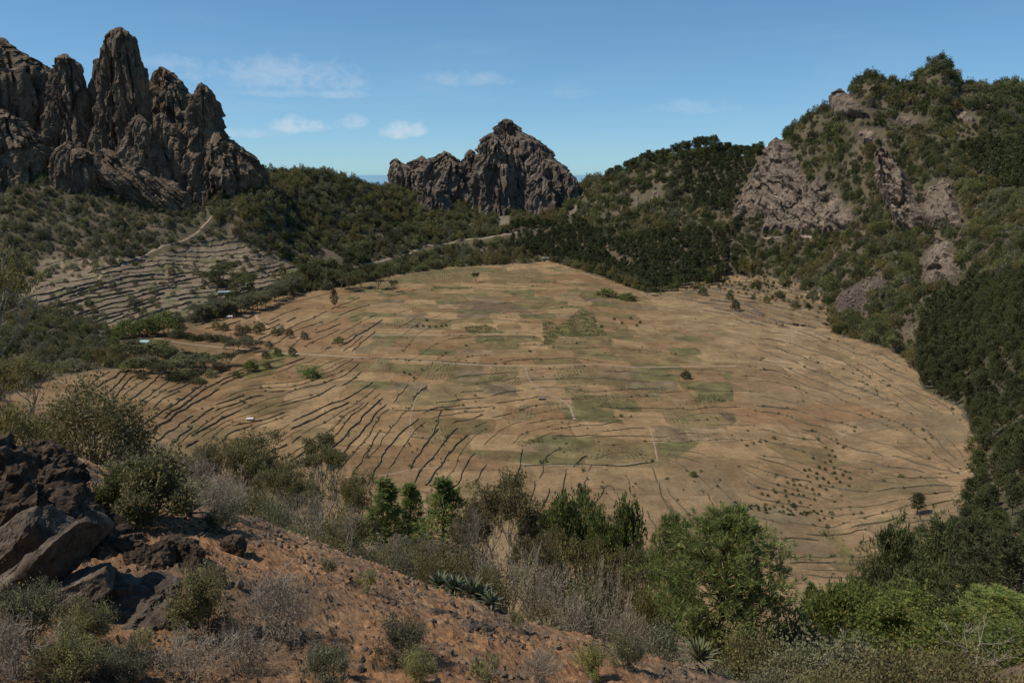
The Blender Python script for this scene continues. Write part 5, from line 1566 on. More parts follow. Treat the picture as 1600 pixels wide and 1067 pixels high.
for px, py in ((350, 440), (362, 436), (372, 450), (382, 458), (340, 446), (395, 452), (326, 450)):
    on_floor(px, py, 24, 24, 'tree beside the long shed on the left terraces', 'tree', 'trees by the long shed', k=1)
for px, py, w_ in ((1110, 440, 20), (1165, 430, 22), (1225, 450, 18), (1258, 452, 20), (1182, 452, 15), (1218, 466, 13), (1270, 470, 16), (1288, 455, 22), (1140, 470, 12), (1098, 462, 14), (1198, 474, 11), (1242, 482, 12), (1290, 474, 14), (1425, 556, 18), (1262, 482, 9)):
    on_floor(px, py, w_, w_ * .85, 'dark round bush among the short terraces at the far right', 'bush', 'bushes on the far right terraces')
for k in range(46):                             # young trees planted in rows in the near right hollow
    r_, c_ = divmod(k, 9)
    px = 1195 + c_ * 12 + r_ * 9 + rng.normal() * 3; py = 770 - c_ * 5.5 + r_ * 7 + rng.normal() * 2 - (0 if c_ < 5 else 4)
    on_floor(px, py, 5, 4.6, 'small green sapling in the planted rows above the big foreground pine', 'bush', 'planted saplings', 'sapling', 'sapling', 0)
for k in range(40):
    px = rng.uniform(1140, 1300); py = np.interp(px, [1100, 1145, 1220, 1300], [748, 792, 800, 806]) + rng.normal() * 5
    on_floor(px, py, 4.5, 3.6, 'tiny dark shrub along the curved weedy bank in the near right hollow', 'bush', 'shrubs on the weedy bank', k=int(rng.integers(0, 2)))
for px, py in ((652, 511), (661, 511), (671, 512), (681, 512), (690, 511), (697, 510), (667, 502), (632, 583), (640, 586), (960, 500), (972, 506), (985, 498), (995, 510), (940, 512), (1000, 505), (1290, 700), (1300, 705), (1317, 700), (1295, 712), (1305, 714)):
    on_floor(px, py, 4.8, 3.8, 'tiny dark bush dotted on the bare middle plots', 'bush', 'tiny bushes on the plots', k=0)

# ---- farm buildings
M_TIN = plain_mat('pale blue-grey sheet roofing', (.24, .30, .31), .6, .18, .6)
M_TURQ = plain_mat('turquoise painted roof', (.26, .42, .38), .6, .2, .6)
M_LIME = plain_mat('limewashed wall', (.62, .59, .53), .8, .15)
M_STONEW = plain_mat('bare stone masonry', (.20, .165, .13), 1.5, .35)
M_THATCH = plain_mat('grey thatch', (.22, .20, .175), 1.5, .3)
M_DOOR = plain_mat('dark wood', (.06, .045, .035), 2, .3)
def shed(px, py, wpx, depth, hw, hr, roofm, wallm, label, rz=0.0, name='shed', cat='shed'):
    g = ground_at(px, py)[0]
    w = wpx * g[1] / F / cp
    r = thing(name, [], (g[0], g[1], float(g[2]) - .3), rz, 1, label, cat)
    V, f = box(-w / 2, w / 2, -depth / 2, depth / 2, -1, hw)
    obj('wall', mesh('wall', V, f, wallm), r)
    o = .35
    Vr = np.array([(-w / 2 - o, -depth / 2 - o, hw - .1), (w / 2 + o, -depth / 2 - o, hw - .1), (w / 2 + o, 0, hw + hr), (-w / 2 - o, 0, hw + hr), (-w / 2 - o, depth / 2 + o, hw - .1), (w / 2 + o, depth / 2 + o, hw - .1)], float)
    Vr = np.concatenate([Vr, Vr + np.array([0, 0, .14])])
    fr = np.array([(0, 3, 2, 1), (3, 4, 5, 2), (6, 7, 8, 9), (9, 8, 11, 10), (0, 1, 7, 6), (5, 4, 10, 11), (1, 2, 8, 7), (2, 5, 11, 8), (3, 0, 6, 9), (4, 3, 9, 10)])
    obj('roof', mesh('roof', Vr, fr, roofm), r)
    for sx in (-1, 1):                          # gable triangles
        Vg = np.array([(sx * (w / 2 - .02), -depth / 2, hw - .05), (sx * (w / 2 - .02), depth / 2, hw - .05), (sx * (w / 2 - .02), 0, hw + hr - .05)])
        obj('gable', mesh('gable', Vg, np.array([(0, 1, 2)]), wallm), r)
    V, f = box(-.5, .5, -depth / 2 - .06, -depth / 2 + .02, -1, min(1.9, hw - .2))
    obj('door', mesh('door', V, f, M_DOOR), r, (w * .15, 0, 0))
    for k in (-.3, .33):
        V, f = box(-.45, .45, -depth / 2 - .05, -depth / 2 + .02, hw * .45, hw * .75)
        obj('window', mesh('window', V, f, M_DOOR), r, (w * k, 0, 0))
    return r
shed(356, 459, 27, 7, 2.6, 1.3, M_TIN, M_STONEW, 'long low shed with pale blue-grey roof on the left terraces', R(12))
shed(228, 538, 15, 5, 2.6, 1.4, M_TURQ, M_LIME, 'small hut with turquoise roof beside the vivid green trees', R(-15), 'hut', 'hut')
shed(359, 497, 8, 3.5, 2.2, .7, M_LIME, M_LIME, 'tiny white hut at the foot of the curved tree row', R(10), 'hut', 'hut')
shed(391, 656, 9, 2.6, 1.3, .35, M_LIME, M_LIME, 'tiny white shelter alone among the walls of the reddish plots', R(5), 'shelter', 'shelter')
shed(856, 406, 15, 6, 2.6, 1.9, M_THATCH, M_STONEW, 'grey thatched hut at the far edge of the floor below the pines', R(-8), 'hut', 'hut')
shed(389, 437, 9, 4, 2.2, .8, M_TURQ, M_STONEW, 'small green-roofed outbuilding above the long shed', R(8), 'hut', 'hut')
shed(846, 624, 9, 3, 1.4, .3, M_STONEW, M_STONEW, 'low stone ruin at the bend of the short footpath', R(0), 'ruin', 'ruin')
# ------------------------------------------------------------------ foreground: rocks, shrubs, trees on the near slope
def Hn(x, y):
    return H0(x, y) + near_detail(np.asarray(x, float), np.asarray(y, float)) * sstep(2, 5, y)
def near_hit(px, py):
    t = tan_el(py); s = (px - 800) / F * (cp - t * sp)
    Y = np.geomspace(4, 60, 900)
    g = Hn(s * Y, Y)
    b = np.nonzero(g >= HC + t * Y)[0]
    y = Y[b[0]] if len(b) else Y[np.argmin(HC + t * Y - g)]
    return np.array([s * y, y, float(Hn(s * y, y))])
def rock_mesh(seed, dims, n=26, rough=.05, sq=3.5, cuts=9, mat=None, fine=.02, lumps=.0, strata=0.0, chip=1.0):
    """broken stone: rounded block cut by random planes, then weathered"""
    r = np.random.default_rng(seed)
    u = np.tan(np.linspace(-1, 1, n) * math.pi / 4)
    A, B = np.meshgrid(u, u, indexing='ij'); o = np.ones_like(A)
    V, Fs, off = [], [], 0
    for a, b, c in ((A, B, o), (B, A, -o), (o, A, B), (-o, B, A), (B, o, A), (A, -o, B)):
        V.append(np.stack([a, b, c], -1).reshape(-1, 3)); Fs.append(gridfaces(n, n) + off); off += n * n
    V = np.concatenate(V); D = norm(V)
    rad = (np.abs(D) ** sq).sum(1) ** (-1 / sq)
    P = D * rad[:, None]
    for k in range(cuts):
        nrm = norm(r.normal(size=3)); d = r.uniform(.62, .98)
        e = P @ nrm - d
        P = P - np.maximum(e, 0)[:, None] * nrm * .92
    P = P * np.array(dims) / 2
    q = P / max(dims)
    s = seed * 1.31
    w = max(dims)
    disp = fbm(q[:, 0] * 3 + s, q[:, 1] * 3, q[:, 2] * 3, 4) * rough + fbm(q[:, 0] * 12 + s, q[:, 1] * 12, q[:, 2] * 12 + s, 4) * fine
    if lumps: disp = disp + (ridged(q[:, 0] * 7 + s, q[:, 1] * 7, q[:, 2] * 7 + s, 4) - .6) * lumps
    cz = facet(q[:, 0] * 4.5 + s, q[:, 1] * 4.5, q[:, 2] * 4.5); cz2 = facet(q[:, 0] * 14 + s, q[:, 1] * 14, q[:, 2] * 14)
    disp = disp * .6 + chip * (cz * .05 + cz2 * .014)
    if strata: disp = disp + np.round(fbm(q[:, 0] * 2 + s, q[:, 1] * 2, q[:, 2] * 9, 3) * 4) / 4 * strata
    P = P + D * (disp * w)[:, None]
    return mesh('rock', P, np.concatenate(Fs), mat, False)
M_SLAB = rock_mat('weathered grey-brown slab', [(.06, .046, .034), (.105, .081, .06), (.148, .115, .086), (.21, .165, .122)], 1.9, None, 9, .05, .6)
M_EARTHROCK = rock_mat('crumbling brown rock', [(.032, .024, .018), (.075, .052, .036), (.125, .086, .058), (.21, .15, .10)], 2.6, None, 14, .10, .9)
M_STONE = rock_mat('loose stones', [(.075, .054, .04), (.14, .102, .074), (.20, .148, .106), (.29, .215, .15)], 3.0, None, 22, .02, 1)
def rock(px, py, Y, wpx, hpx, depth, tilt, label, seed, mat=M_SLAB, name='boulder', cat='boulder', dy=0.0, rz=0.0, rx=0.0, **kw):
    c = at(px, py, Y); m = np.linalg.norm(c - np.array([0, 0, HC])) / F
    me = rock_mesh(seed, (wpx * m, depth, hpx * m), mat=mat, **kw)
    o = obj(name, me, None, c, (rx, -tilt, rz))
    return tag(o, label, cat)
# the crumbling earthy outcrop and the split slabs at the left
rock(0, 862, 13.6, 330, 225, 2.6, R(-32), 'big crumbling dark brown rock hump at the left edge', 5, M_EARTHROCK, 'rock_hump', 'rock', n=100, lumps=.012, rough=.07, fine=.05, sq=2.3, cuts=3, chip=1.5)
rock(60, 752, 16.4, 120, 100, 1.3, R(-38), 'shaded dark rock shoulder behind the brown hump', 6, M_EARTHROCK, 'rock_hump', 'rock', n=56, lumps=.015, rough=.08, fine=.04, sq=2.3, cuts=3, chip=1.5)
rock(6, 868, 11.6, 170, 62, .9, R(36), 'cracked brown slab uppermost of the split slabs at the left edge', 11, n=46, strata=.02, sq=9, cuts=2, rough=.035, fine=.02, rx=R(12), chip=.35)
rock(54, 898, 10.9, 225, 48, .75, R(38), 'long smooth grey slab slanting up between two others', 12, n=46, sq=9, cuts=2, rough=.03, fine=.012, rx=R(14), chip=.35)
rock(100, 932, 10.6, 132, 44, .7, R(33), 'short broken slab lowest of the split slabs', 13, n=46, sq=8, cuts=3, strata=.02, rough=.05, fine=.02, rx=R(12), chip=.35)
rock(186, 962, 10.9, 180, 100, 1.3, R(6), 'flat-topped pale brown boulder half buried in the slope', 14, n=44, sq=3.5, cuts=7, rough=.05, fine=.018)
rock(287, 872, 13.6, 84, 62, .9, R(-14), 'blocky dark boulder with a shaded right side above the yellow-green shrub', 15, M_EARTHROCK, n=38, cuts=10, lumps=.02)
rock(232, 878, 13.2, 70, 50, .7, R(10), 'rugged brown rock lump left of the blocky boulder', 16, M_EARTHROCK, n=36, lumps=.045, cuts=8)
rock(367, 856, 15.0, 40, 34, .45, R(-10), 'small dark boulder with a hollow on the bare slope', 17, M_EARTHROCK, n=36, cuts=10)
rock(395, 818, 20.4, 34, 16, .5, 0, 'pale stone sitting on the brow of the slope', 18, n=24, cuts=9)
rock(735, 1000, 13.0, 70, 60, .6, R(-25), 'grey rock rib breaking through the red earth', 19, M_SLAB, n=36, cuts=9, lumps=.03)
rock(690, 965, 13.9, 44, 26, .4, R(-18), 'small grey rock above the grey rock rib', 20, n=30, cuts=9)
rock(330, 905, 12.4, 44, 26, .4, R(12), 'low brown stone behind the yellow-green shrub', 21, M_EARTHROCK, n=30, cuts=9)
# loose stones one can pick out, and gravel
STN = [rock_mesh(30 + k, (1, .8, .65), 11, .06, 3, 8, M_STONE, .03) for k in range(6)]
frg = np.random.default_rng(31)
for k in range(85):
    if k < 45: px = frg.uniform(400, 1000); py = 815 + (px - 400) * .335 + abs(frg.normal()) * 20 + 6
    else: px = frg.uniform(200, 1000); py = frg.uniform(830, 1060)
    if py < 818 + (px - 400) * .335: continue
    g = near_hit(px, py)
    s = frg.uniform(.07, .2)
    o = obj('stone', STN[k % 6], None, g + np.array([0, 0, s * .12]), tuple(frg.uniform(0, 6, 3)), s)
    tag(o, 'loose brown stone lying on the red-brown slope' if k >= 45 else 'loose pale stone along the brow of the slope', 'stone', 'stones on the slope' if k >= 45 else 'stones along the brow')
PEB = [rock_mesh(50 + k, (1, .85, .6), 5, .05, 3, 6, M_STONE, .03) for k in range(4)]
n = 17000
gs = frg.uniform(-.75, .5, n); gy_ = np.sqrt(frg.uniform(6 ** 2, 22 ** 2, n)); gx_ = gs * gy_
cl = fbm(gx_ / 1.6, gy_ / 1.6, 4.0, 3)
k_ = frg.uniform(0, 1, n) < np.clip(.45 + cl, .05, 1)
gx_, gy_ = gx_[k_], gy_[k_]
sz = frg.lognormal(-3.2, .6, len(gx_)).clip(.012, .16)
scatter_stuff('gravel', 'small stones and clods strewn over the red-brown slope', PEB, np.stack([gx_, gy_, Hn(gx_, gy_) + sz * .1], -1), np.stack([sz] * 3, -1), frg.uniform(0, 6.28, (len(gx_), 3)), frg.integers(0, 4, len(gx_)))

# ---- shrubs on the near slope
def two(a, names=('stem', 'crown')):
    return [(names[0], a[0])] + ([(names[1], a[1])] if a[1] is not None else [])
SH = {}
def proto(key, gen, mt, mc):
    t, c = gen
    SH[key] = plant(key, t, c, mt, mc)
for k in range(3):
    proto('sage%d' % k, twig_shrub(200 + k, 1.2, 1.0, 15, 3, 2400, .045, .008, .010, 3, .003, .5, .2, .8, 5), M_TWIGB, M_SAGE)
    proto('grey%d' % k, twig_shrub(210 + k, 1.25, 1.05, 22, 3, 900, .035, .007, .010, 3, .003, .55, .12, .9, 3), M_TWIG, M_GREYL)
for k in range(2):
    proto('olive%d' % k, twig_shrub(220 + k, 1.2, .9, 14, 3, 2200, .040, .009, .010, 3, .003, .6, .15, .9, 5), M_TWIGB, M_BUSH2)
    proto('tuft%d' % k, twig_shrub(225 + k, .5, .5, 10, 2, 200, .09, .008, .012, 3, .003, .4, .4, .4, 3), M_TWIG, M_SAGE)
proto('green', twig_shrub(230, 1.6, 1.2, 12, 3, 1700, .07, .018, .012, 3, .004, .55, .2, .8, 6), M_TWIGB, M_BRIGHT)
proto('darkgreen', twig_shrub(231, 1.8, 1.3, 12, 3, 2000, .085, .017, .012, 3, .004, .6, .2, .8, 6), M_TWIGB, M_OLIVE)
def near_shrub(px, py, wpx, hpx, key, label, w0, h0, name='shrub', cat='shrub', group=None):
    g = near_hit(px, py)
    m = np.linalg.norm(g - np.array([0, 0, HC])) / F
    sw, sh = wpx * m / w0, hpx * m / h0 * 1.12
    return thing(name, two(SH[key]), g - np.array([0, 0, .04]), frg.uniform(0, 6.28), (sw, sw, sh), label, cat, group)
near_shrub(318, 990, 108, 95, 'sage0', 'yellow-green feathery shrub between the half-buried boulder and the grey shrub', 1.2, 1.0)
near_shrub(432, 1000, 118, 98, 'grey0', 'round leafless grey shrub at the edge of the red earth', 1.25, 1.05)
near_shrub(140, 1016, 84, 72, 'sage1', 'dark-centred green shrub in front of the half-buried boulder', 1.2, 1.0)
near_shrub(45, 1010, 100, 78, 'olive0', 'grey-green shrub below the split slabs at the left edge', 1.2, .9)
near_shrub(20, 1062, 110, 80, 'grey1', 'dry shrub in the bottom left corner', 1.25, 1.05)
near_shrub(110, 1066, 100, 66, 'sage2', 'low yellow-green shrub along the bottom edge at the left', 1.2, 1.0)
near_shrub(195, 1066, 80, 50, 'olive1', 'low olive shrub at the bottom below the little tuft', 1.2, .9)
near_shrub(300, 1066, 120, 66, 'grey2', 'wide dry shrub at the bottom below the yellow-green shrub', 1.25, 1.05)
near_shrub(385, 1052, 90, 70, 'grey1', 'dry shrub below the round leafless one', 1.25, 1.05)
near_shrub(515, 1064, 88, 60, 'olive1', 'greenish shrub at the bottom left of the red patch', 1.2, .9)
near_shrub(628, 1034, 86, 66, 'olive0', 'neat round olive shrub on the red earth', 1.2, .9)
near_shrub(655, 1066, 70, 50, 'sage1', 'olive shrub just below the neat round one', 1.2, 1.0)
near_shrub(760, 1062, 50, 36, 'tuft0', 'thin tuft below the grey rock rib', .5, .5)
near_shrub(845, 1066, 76, 46, 'grey0', 'dry grey shrub at the bottom middle', 1.25, 1.05)
near_shrub(922, 1060, 60, 52, 'sage0', 'green shrub at the bottom, left of the two near the brow', 1.2, 1.0)
near_shrub(978, 1042, 62, 54, 'olive1', 'green shrub on the brow, right of the two', 1.2, .9)
near_shrub(515, 905, 28, 34, 'tuft1', 'small grass tuft on the brown slope, upper of two', .5, .5, 'tuft', 'tuft')
near_shrub(572, 926, 34, 36, 'tuft0', 'small spiky tuft on the brown slope, lower of two', .5, .5, 'tuft', 'tuft')
near_shrub(806, 986, 28, 34, 'tuft1', 'lone spiky tuft near the brow below the agaves', .5, .5, 'tuft', 'tuft')
near_shrub(222, 1020, 36, 34, 'tuft0', 'little spiky tuft on bare ground between the low shrubs', .5, .5, 'tuft', 'tuft')
near_shrub(346, 832, 50, 44, 'olive1', 'grey-green shrub on the brow left of the pale stone', 1.2, .9)
near_shrub(232, 822, 150, 96, 'darkgreen', 'dark green leafy shrub behind the blocky boulder', 1.8, 1.3)
near_shrub(200, 806, 90, 66, 'green', 'lighter green shrub beside the dark rock hump', 1.6, 1.2)
near_shrub(340, 805, 80, 50, 'grey2', 'dusty grey shrub on the brow right of the dark green one', 1.25, 1.05)

# ---- trees and shrubs standing on the slope below the brow, tops showing over it
def below(px, top, Y, parts, w0, h0, wpx, label, name, cat, group=None, squash=None):
    p = at(px, top, Y); x = p[0]
    z = float(Hn(x, Y)) if Y < 43 else float(H(x, Y))
    h = max(p[2] - z, .8)
    m = math.sqrt(Y * Y + x * x + (HC - p[2]) ** 2) / F
    return thing(name, parts, (x, Y, z - .1), frg.uniform(0, 6.28), (wpx * m / w0, wpx * m / w0, h / h0), label, cat, group)
def mk(key, gen, mt, mc): proto(key, gen, mt, mc)
mk('bigpine', pine(501, 10, 9.0, .22, 125, 17, 17, .44, .028, .36, .04, 6, jit=.05, sp=.6, expo=.72, risek=.6), M_BARK, M_PINE2)
mk('pine_a', pine(502, 10, 6.5, .18, 84, 13, 16, .44, .030, .32, .28, 5, jit=.05, sp=.6), M_BARK, M_PINE2)
mk('cone', pine(503, 9, 3.4, .10, 84, 8, 11, .30, .032, .16, .03, 5, droop=.05, jit=.06, sp=.55, expo=1.15, risek=.45), M_BARK, M_PINE2)
mk('cone2', pine(504, 9, 3.8, .26, 66, 8, 11, .32, .034, .2, .03, 5, droop=.05, jit=.06, sp=.55, expo=1.15, risek=.45), M_BARK, M_PINE2)
mk('darkpine', pine(505, 10, 8.5, .16, 60, 9, 13, .55, .055, .38, .4, 5, jit=.14, sp=.7), M_BARK, M_PINE)
mk('umbrella', spreading(511, 8, 6.5, .30, 4, 4, 1300, 6, .17, .045, .014, .42, .42, .22, .5, .35), M_TWIG, M_OLIVE)
mk('ball', bush(522, 5.6, 5.4, 1500, 9, .21, .05, 40, .35, .22, .5, .55, stalk=.02), M_TWIG, M_OLIVE)
mk('loose', spreading(513, 7, 6.0, .22, 5, 4, 1500, 6, .17, .040, .014, .30, .5, .22, 1, .75), M_TWIG, M_OLIVE)
mk('bare', spreading(514, 6, 4.6, .16, 5, 4, 260, 5, .13, .028, .014, .36, .45, .2, 1, .6), M_TWIG, M_GREYL)
mk('bare2', twig_shrub(515, 3.6, 3.2, 14, 3, 500, .12, .028, .010, 3, .010, .5, .3, .9, 4), M_TWIG, M_BUSH2)
mk('bare3', twig_shrub(516, 3.4, 2.8, 16, 3, 260, .12, .025, .010, 3, .010, .55, .25, .9, 4), M_TWIG, M_GREYL)
mk('leafy', spreading(517, 6, 6.5, .12, 6, 3, 1500, 9, .24, .070, .016, .26, .55, .34, 1, 1.0), M_BARKG, M_BRIGHT)
mk('leafy2', bush(518, 4.2, 3.4, 420, 12, .22, .055, 9, .5, .2, .2, .4), M_BARKG, M_BRIGHT)
mk('scrubby', bush(519, 4.0, 3.0, 420, 11, .18, .042, 10, .45, .22, .2, .35), M_BARKG, M_OLIVE)
mk('greyscrub', bush(520, 3.6, 2.6, 360, 11, .15, .035, 14, .5, .2, .2, .35), M_TWIG, M_BUSH2)
mk('dead', spreading(521, 5, 4.2, .15, 4, 2, 4, 2, .1, .02, .016, .3, .55, .1, 1, 1.0, n=3), M_DEAD, M_GREYL)
SH['dead'] = (SH['dead'][0], None)
T_ = ('trunk', 'crown'); S_ = ('stem', 'crown')
def B(px, top, Y, key, wpx, label, w0, h0, name='tree', cat='tree', group=None):
    return below(px, top, Y, two(SH[key], T_ if cat in ('tree', 'pine tree') else S_), w0, h0, wpx, label, name, cat, group)
B(1135, 806, 42, 'bigpine', 250, 'large bright green bushy pine in the foreground, trunk bare at its foot', 9.0, 10.2, 'pine_tree', 'pine tree')
B(1050, 822, 47, 'pine_a', 100, 'green pine standing close to the left of the large foreground pine', 6.5, 10.2, 'pine_tree', 'pine tree')
B(597, 746, 66, 'cone', 112, 'slim conical young pine, first of three in a row from the left', 3.2, 9.3, 'young_pine', 'pine tree')
B(637, 751, 68, 'cone2', 96, 'slim conical young pine, middle one of three in a row', 3.8, 9.3, 'young_pine', 'pine tree')
B(690, 742, 64, 'cone2', 125, 'conical young pine with a bare stem, last of three in a row', 3.8, 9.3, 'young_pine', 'pine tree')
B(122, 590, 34, 'ball', 158, 'big round olive tree with pale branches behind the brown rock hump', 5.6, 5.3)
B(500, 698, 56, 'umbrella', 98, 'umbrella-topped tree with pale bare branches', 6.5, 7.8)
B(550, 745, 62, 'loose', 80, 'dark olive tree squeezed behind the umbrella-topped one', 6.0, 7.0)
B(380, 685, 52, 'loose', 130, 'dense olive tree left of the umbrella-topped one', 6.0, 7.0)
B(440, 728, 47, 'loose', 95, 'low olive tree before the umbrella-topped one', 6.0, 7.0)
B(790, 752, 60, 'loose', 125, 'olive brown tree with thin crown right of the three young pines', 6.0, 7.0)
B(735, 800, 54, 'bare', 70, 'nearly bare pale tree below the third young pine', 4.6, 6.0)
B(662, 835, 48, 'bare', 60, 'bare grey tree below the middle young pine', 4.6, 6.0)
B(602, 838, 45, 'bare', 62, 'bare grey tree below the first young pine', 4.6, 6.0)
B(540, 800, 42, 'bare', 60, 'bare pale sapling tree right under the umbrella-topped one', 4.6, 6.0)
B(885, 784, 62, 'leafy', 105, 'bright green leafy tree left of the pair in the middle', 6.5, 6.0)
B(968, 800, 58, 'leafy', 88, 'green leafy tree right of the pair in the middle', 6.5, 6.0)
B(835, 840, 50, 'loose', 84, 'dull olive tree in front of the bright green pair', 6.0, 7.0)
B(358, 735, 42, 'bare2', 88, 'fan of pale bare stems below the dense olive tree', 3.6, 3.2, 'shrub', 'shrub')
B(245, 690, 40, 'bare2', 92, 'grey bare shrub just right of the big round tree', 3.6, 3.2, 'shrub', 'shrub')
B(300, 705, 44, 'bare3', 96, 'grey bare shrub left of the fan of pale stems', 3.4, 2.8, 'shrub', 'shrub')
B(190, 720, 30, 'bare3', 70, 'grey shrub at the foot of the big round tree', 3.4, 2.8, 'shrub', 'shrub')
B(480, 775, 36, 'bare2', 90, 'pale bare shrub under the umbrella-topped tree', 3.6, 3.2, 'shrub', 'shrub')
B(425, 770, 33, 'greyscrub', 70, 'grey-green shrub on the brow below the low olive tree', 3.6, 2.6, 'shrub', 'shrub')
B(795, 850, 40, 'bare2', 120, 'large tangle of pale bare stems below the thin-crowned tree', 3.6, 3.2, 'shrub', 'shrub')
B(850, 880, 36, 'bare3', 90, 'brown-grey bare shrub right of the large tangle', 3.4, 2.8, 'shrub', 'shrub')
B(905, 890, 38, 'greyscrub', 96, 'grey scrub bush below the bright green pair', 3.6, 2.6, 'shrub', 'shrub')
B(955, 880, 42, 'bare2', 92, 'tall bare shrub below the right one of the green pair', 3.6, 3.2, 'shrub', 'shrub')
B(900, 925, 29, 'bare3', 100, 'spreading bare grey shrub low on the brow', 3.4, 2.8, 'shrub', 'shrub')
B(975, 945, 29, 'bare3', 90, 'bare grey shrub on the brow left of the large pine', 3.4, 2.8, 'shrub', 'shrub')
B(1010, 900, 40, 'scrubby', 60, 'olive shrub between the green pair and the pines', 4.0, 3.0, 'shrub', 'shrub')
B(1035, 965, 32, 'greyscrub', 80, 'dull shrub in front of the left foreground pine', 3.6, 2.6, 'shrub', 'shrub')
for k, (px, top, Y, key, w_, w0, h0) in enumerate([(620, 850, 36, 'greyscrub', 70, 3.6, 2.6), (670, 865, 33, 'scrubby', 60, 4, 3), (560, 845, 30, 'greyscrub', 64, 3.6, 2.6), (510, 835, 28, 'scrubby', 56, 4, 3), (702, 858, 42, 'scrubby', 80, 4, 3), (760, 880, 34, 'scrubby', 70, 4, 3), (460, 815, 27, 'greyscrub', 56, 3.6, 2.6), (590, 858, 38, 'scrubby', 76, 4, 3), (640, 862, 38, 'scrubby', 80, 4, 3), (730, 840, 47, 'greyscrub', 80, 3.6, 2.6), (395, 760, 40, 'scrubby', 90, 4, 3), (330, 745, 36, 'greyscrub', 90, 3.6, 2.6), (280, 745, 30, 'greyscrub', 80, 3.6, 2.6), (520, 790, 45, 'scrubby', 80, 4, 3), (860, 860, 50, 'scrubby', 90, 4, 3), (930, 850, 52, 'scrubby', 90, 4, 3), (560, 812, 58, 'loose', 66, 6, 7), (618, 850, 52, 'loose', 70, 6, 7), (664, 850, 52, 'loose', 70, 6, 7), (730, 800, 58, 'loose', 66, 6, 7), (752, 780, 66, 'loose', 60, 6, 7), (880, 835, 56, 'loose', 90, 6, 7), (945, 845, 56, 'loose', 90, 6, 7), (1000, 860, 54, 'loose', 80, 6, 7), (835, 800, 60, 'loose', 60, 6, 7), (470, 755, 50, 'loose', 90, 6, 7), (415, 722, 52, 'loose', 90, 6, 7), (325, 700, 50, 'loose', 80, 6, 7)]):
    ref = min([(318, 'the fan of pale stems'), (385, 'the dense olive tree'), (500, 'the umbrella-topped tree'), (560, 'the bare sapling tree'), (597, 'the first young pine'), (637, 'the middle young pine'), (690, 'the third young pine'), (720, 'the agave clump'), (790, 'the thin-crowned tree'), (885, 'the left tree of the green pair'), (968, 'the right tree of the green pair')], key=lambda q: abs(q[0] - px))
    kindw = {'greyscrub': 'grey-green bush', 'scrubby': 'olive bush', 'loose': 'thin-crowned olive tree'}[key]
    how = 'low in front of' if Y < 36 else 'in front of' if Y < 45 else 'close below' if Y < 55 else 'just beside'
    B(px, top, Y, key, w_, '%s %s %s, %s' % (kindw, how, ref[1], 'left of it' if px < ref[0] else 'right of it'), w0, h0, 'tree' if key == 'loose' else 'shrub', 'tree' if key == 'loose' else 'shrub', 'scrub behind the brow')
# bottom right: mass of bushes and small trees
B(1185, 975, 36, 'scrubby', 110, 'brownish bush at the foot of the large foreground pine', 4, 3, 'shrub', 'shrub')
B(1250, 955, 44, 'leafy2', 120, 'bright green bush right of the large foreground pine', 4.2, 3.4, 'shrub', 'shrub')
B(1330, 925, 52, 'leafy', 130, 'light green tree at the near end of the fields', 6.5, 6.0)
B(1268, 908, 62, 'cone', 60, 'small conical green pine right of the large foreground pine', 3.2, 9.3, 'young_pine', 'pine tree')
B(1300, 925, 58, 'cone', 44, 'second small conical pine right of the large one', 3.2, 9.3, 'young_pine', 'pine tree')
B(1400, 935, 56, 'leafy2', 120, 'yellow-green bush in front of the nearest dark pine', 4.2, 3.4, 'shrub', 'shrub')
B(1330, 985, 36, 'greyscrub', 150, 'wide grey-green bush at the bottom right of centre', 3.6, 2.6, 'shrub', 'shrub')
B(1240, 1005, 34, 'greyscrub', 120, 'grey-green bush at the bottom below the bright green one', 3.6, 2.6, 'shrub', 'shrub')
B(1450, 965, 44, 'leafy', 150, 'leafy green tree right of the wide grey-green bush', 6.5, 6.0)
B(1535, 975, 38, 'dead', 100, 'dead white-branched tree in the bottom right corner', 4.2, 5.0)
B(1570, 930, 62, 'pine_a', 130, 'green pine behind the dead white tree', 6.5, 10.2, 'pine_tree', 'pine tree')
B(1600, 985, 40, 'leafy2', 120, 'green bush at the right edge behind the dead tree', 4.2, 3.4, 'shrub', 'shrub')
B(1500, 1010, 34, 'scrubby', 120, 'olive bush at the foot of the dead white tree', 4, 3, 'shrub', 'shrub')
B(1590, 1040, 27, 'scrubby', 100, 'olive bush in the very bottom right corner', 4, 3, 'shrub', 'shrub')
B(1410, 1015, 31, 'scrubby', 130, 'olive bush at the bottom left of the dead tree', 4, 3, 'shrub', 'shrub')
B(1130, 1030, 27, 'greyscrub', 60, 'small dull bush beside the pine trunk', 3.6, 2.6, 'shrub', 'shrub')
B(1200, 1040, 27, 'greyscrub', 90, 'dull bush at the bottom right of the pine trunk', 3.6, 2.6, 'shrub', 'shrub')
B(1290, 1040, 28, 'scrubby', 100, 'olive brown bush at the bottom edge right of the pine', 4, 3, 'shrub', 'shrub')
B(1400, 852, 105, 'darkpine', 110, 'dark broad pine nearest to the front corner of the fields', 8.5, 10.2, 'pine_tree', 'pine tree')
B(1475, 835, 120, 'darkpine', 120, 'dark broad pine right of the nearest front pine', 8.5, 10.2, 'pine_tree', 'pine tree')
B(1545, 845, 100, 'darkpine', 140, 'broad dark pine towards the right edge above the dead tree', 8.5, 10.2, 'pine_tree', 'pine tree')
B(1600, 860, 84, 'darkpine', 150, 'dark pine cut by the right edge', 8.5, 10.2, 'pine_tree', 'pine tree')
B(1450, 900, 86, 'darkpine', 100, 'low dark pine above the leafy green tree', 8.5, 10.2, 'pine_tree', 'pine tree')
B(1515, 915, 74, 'darkpine', 110, 'low dark pine behind the dead white tree', 8.5, 10.2, 'pine_tree', 'pine tree')
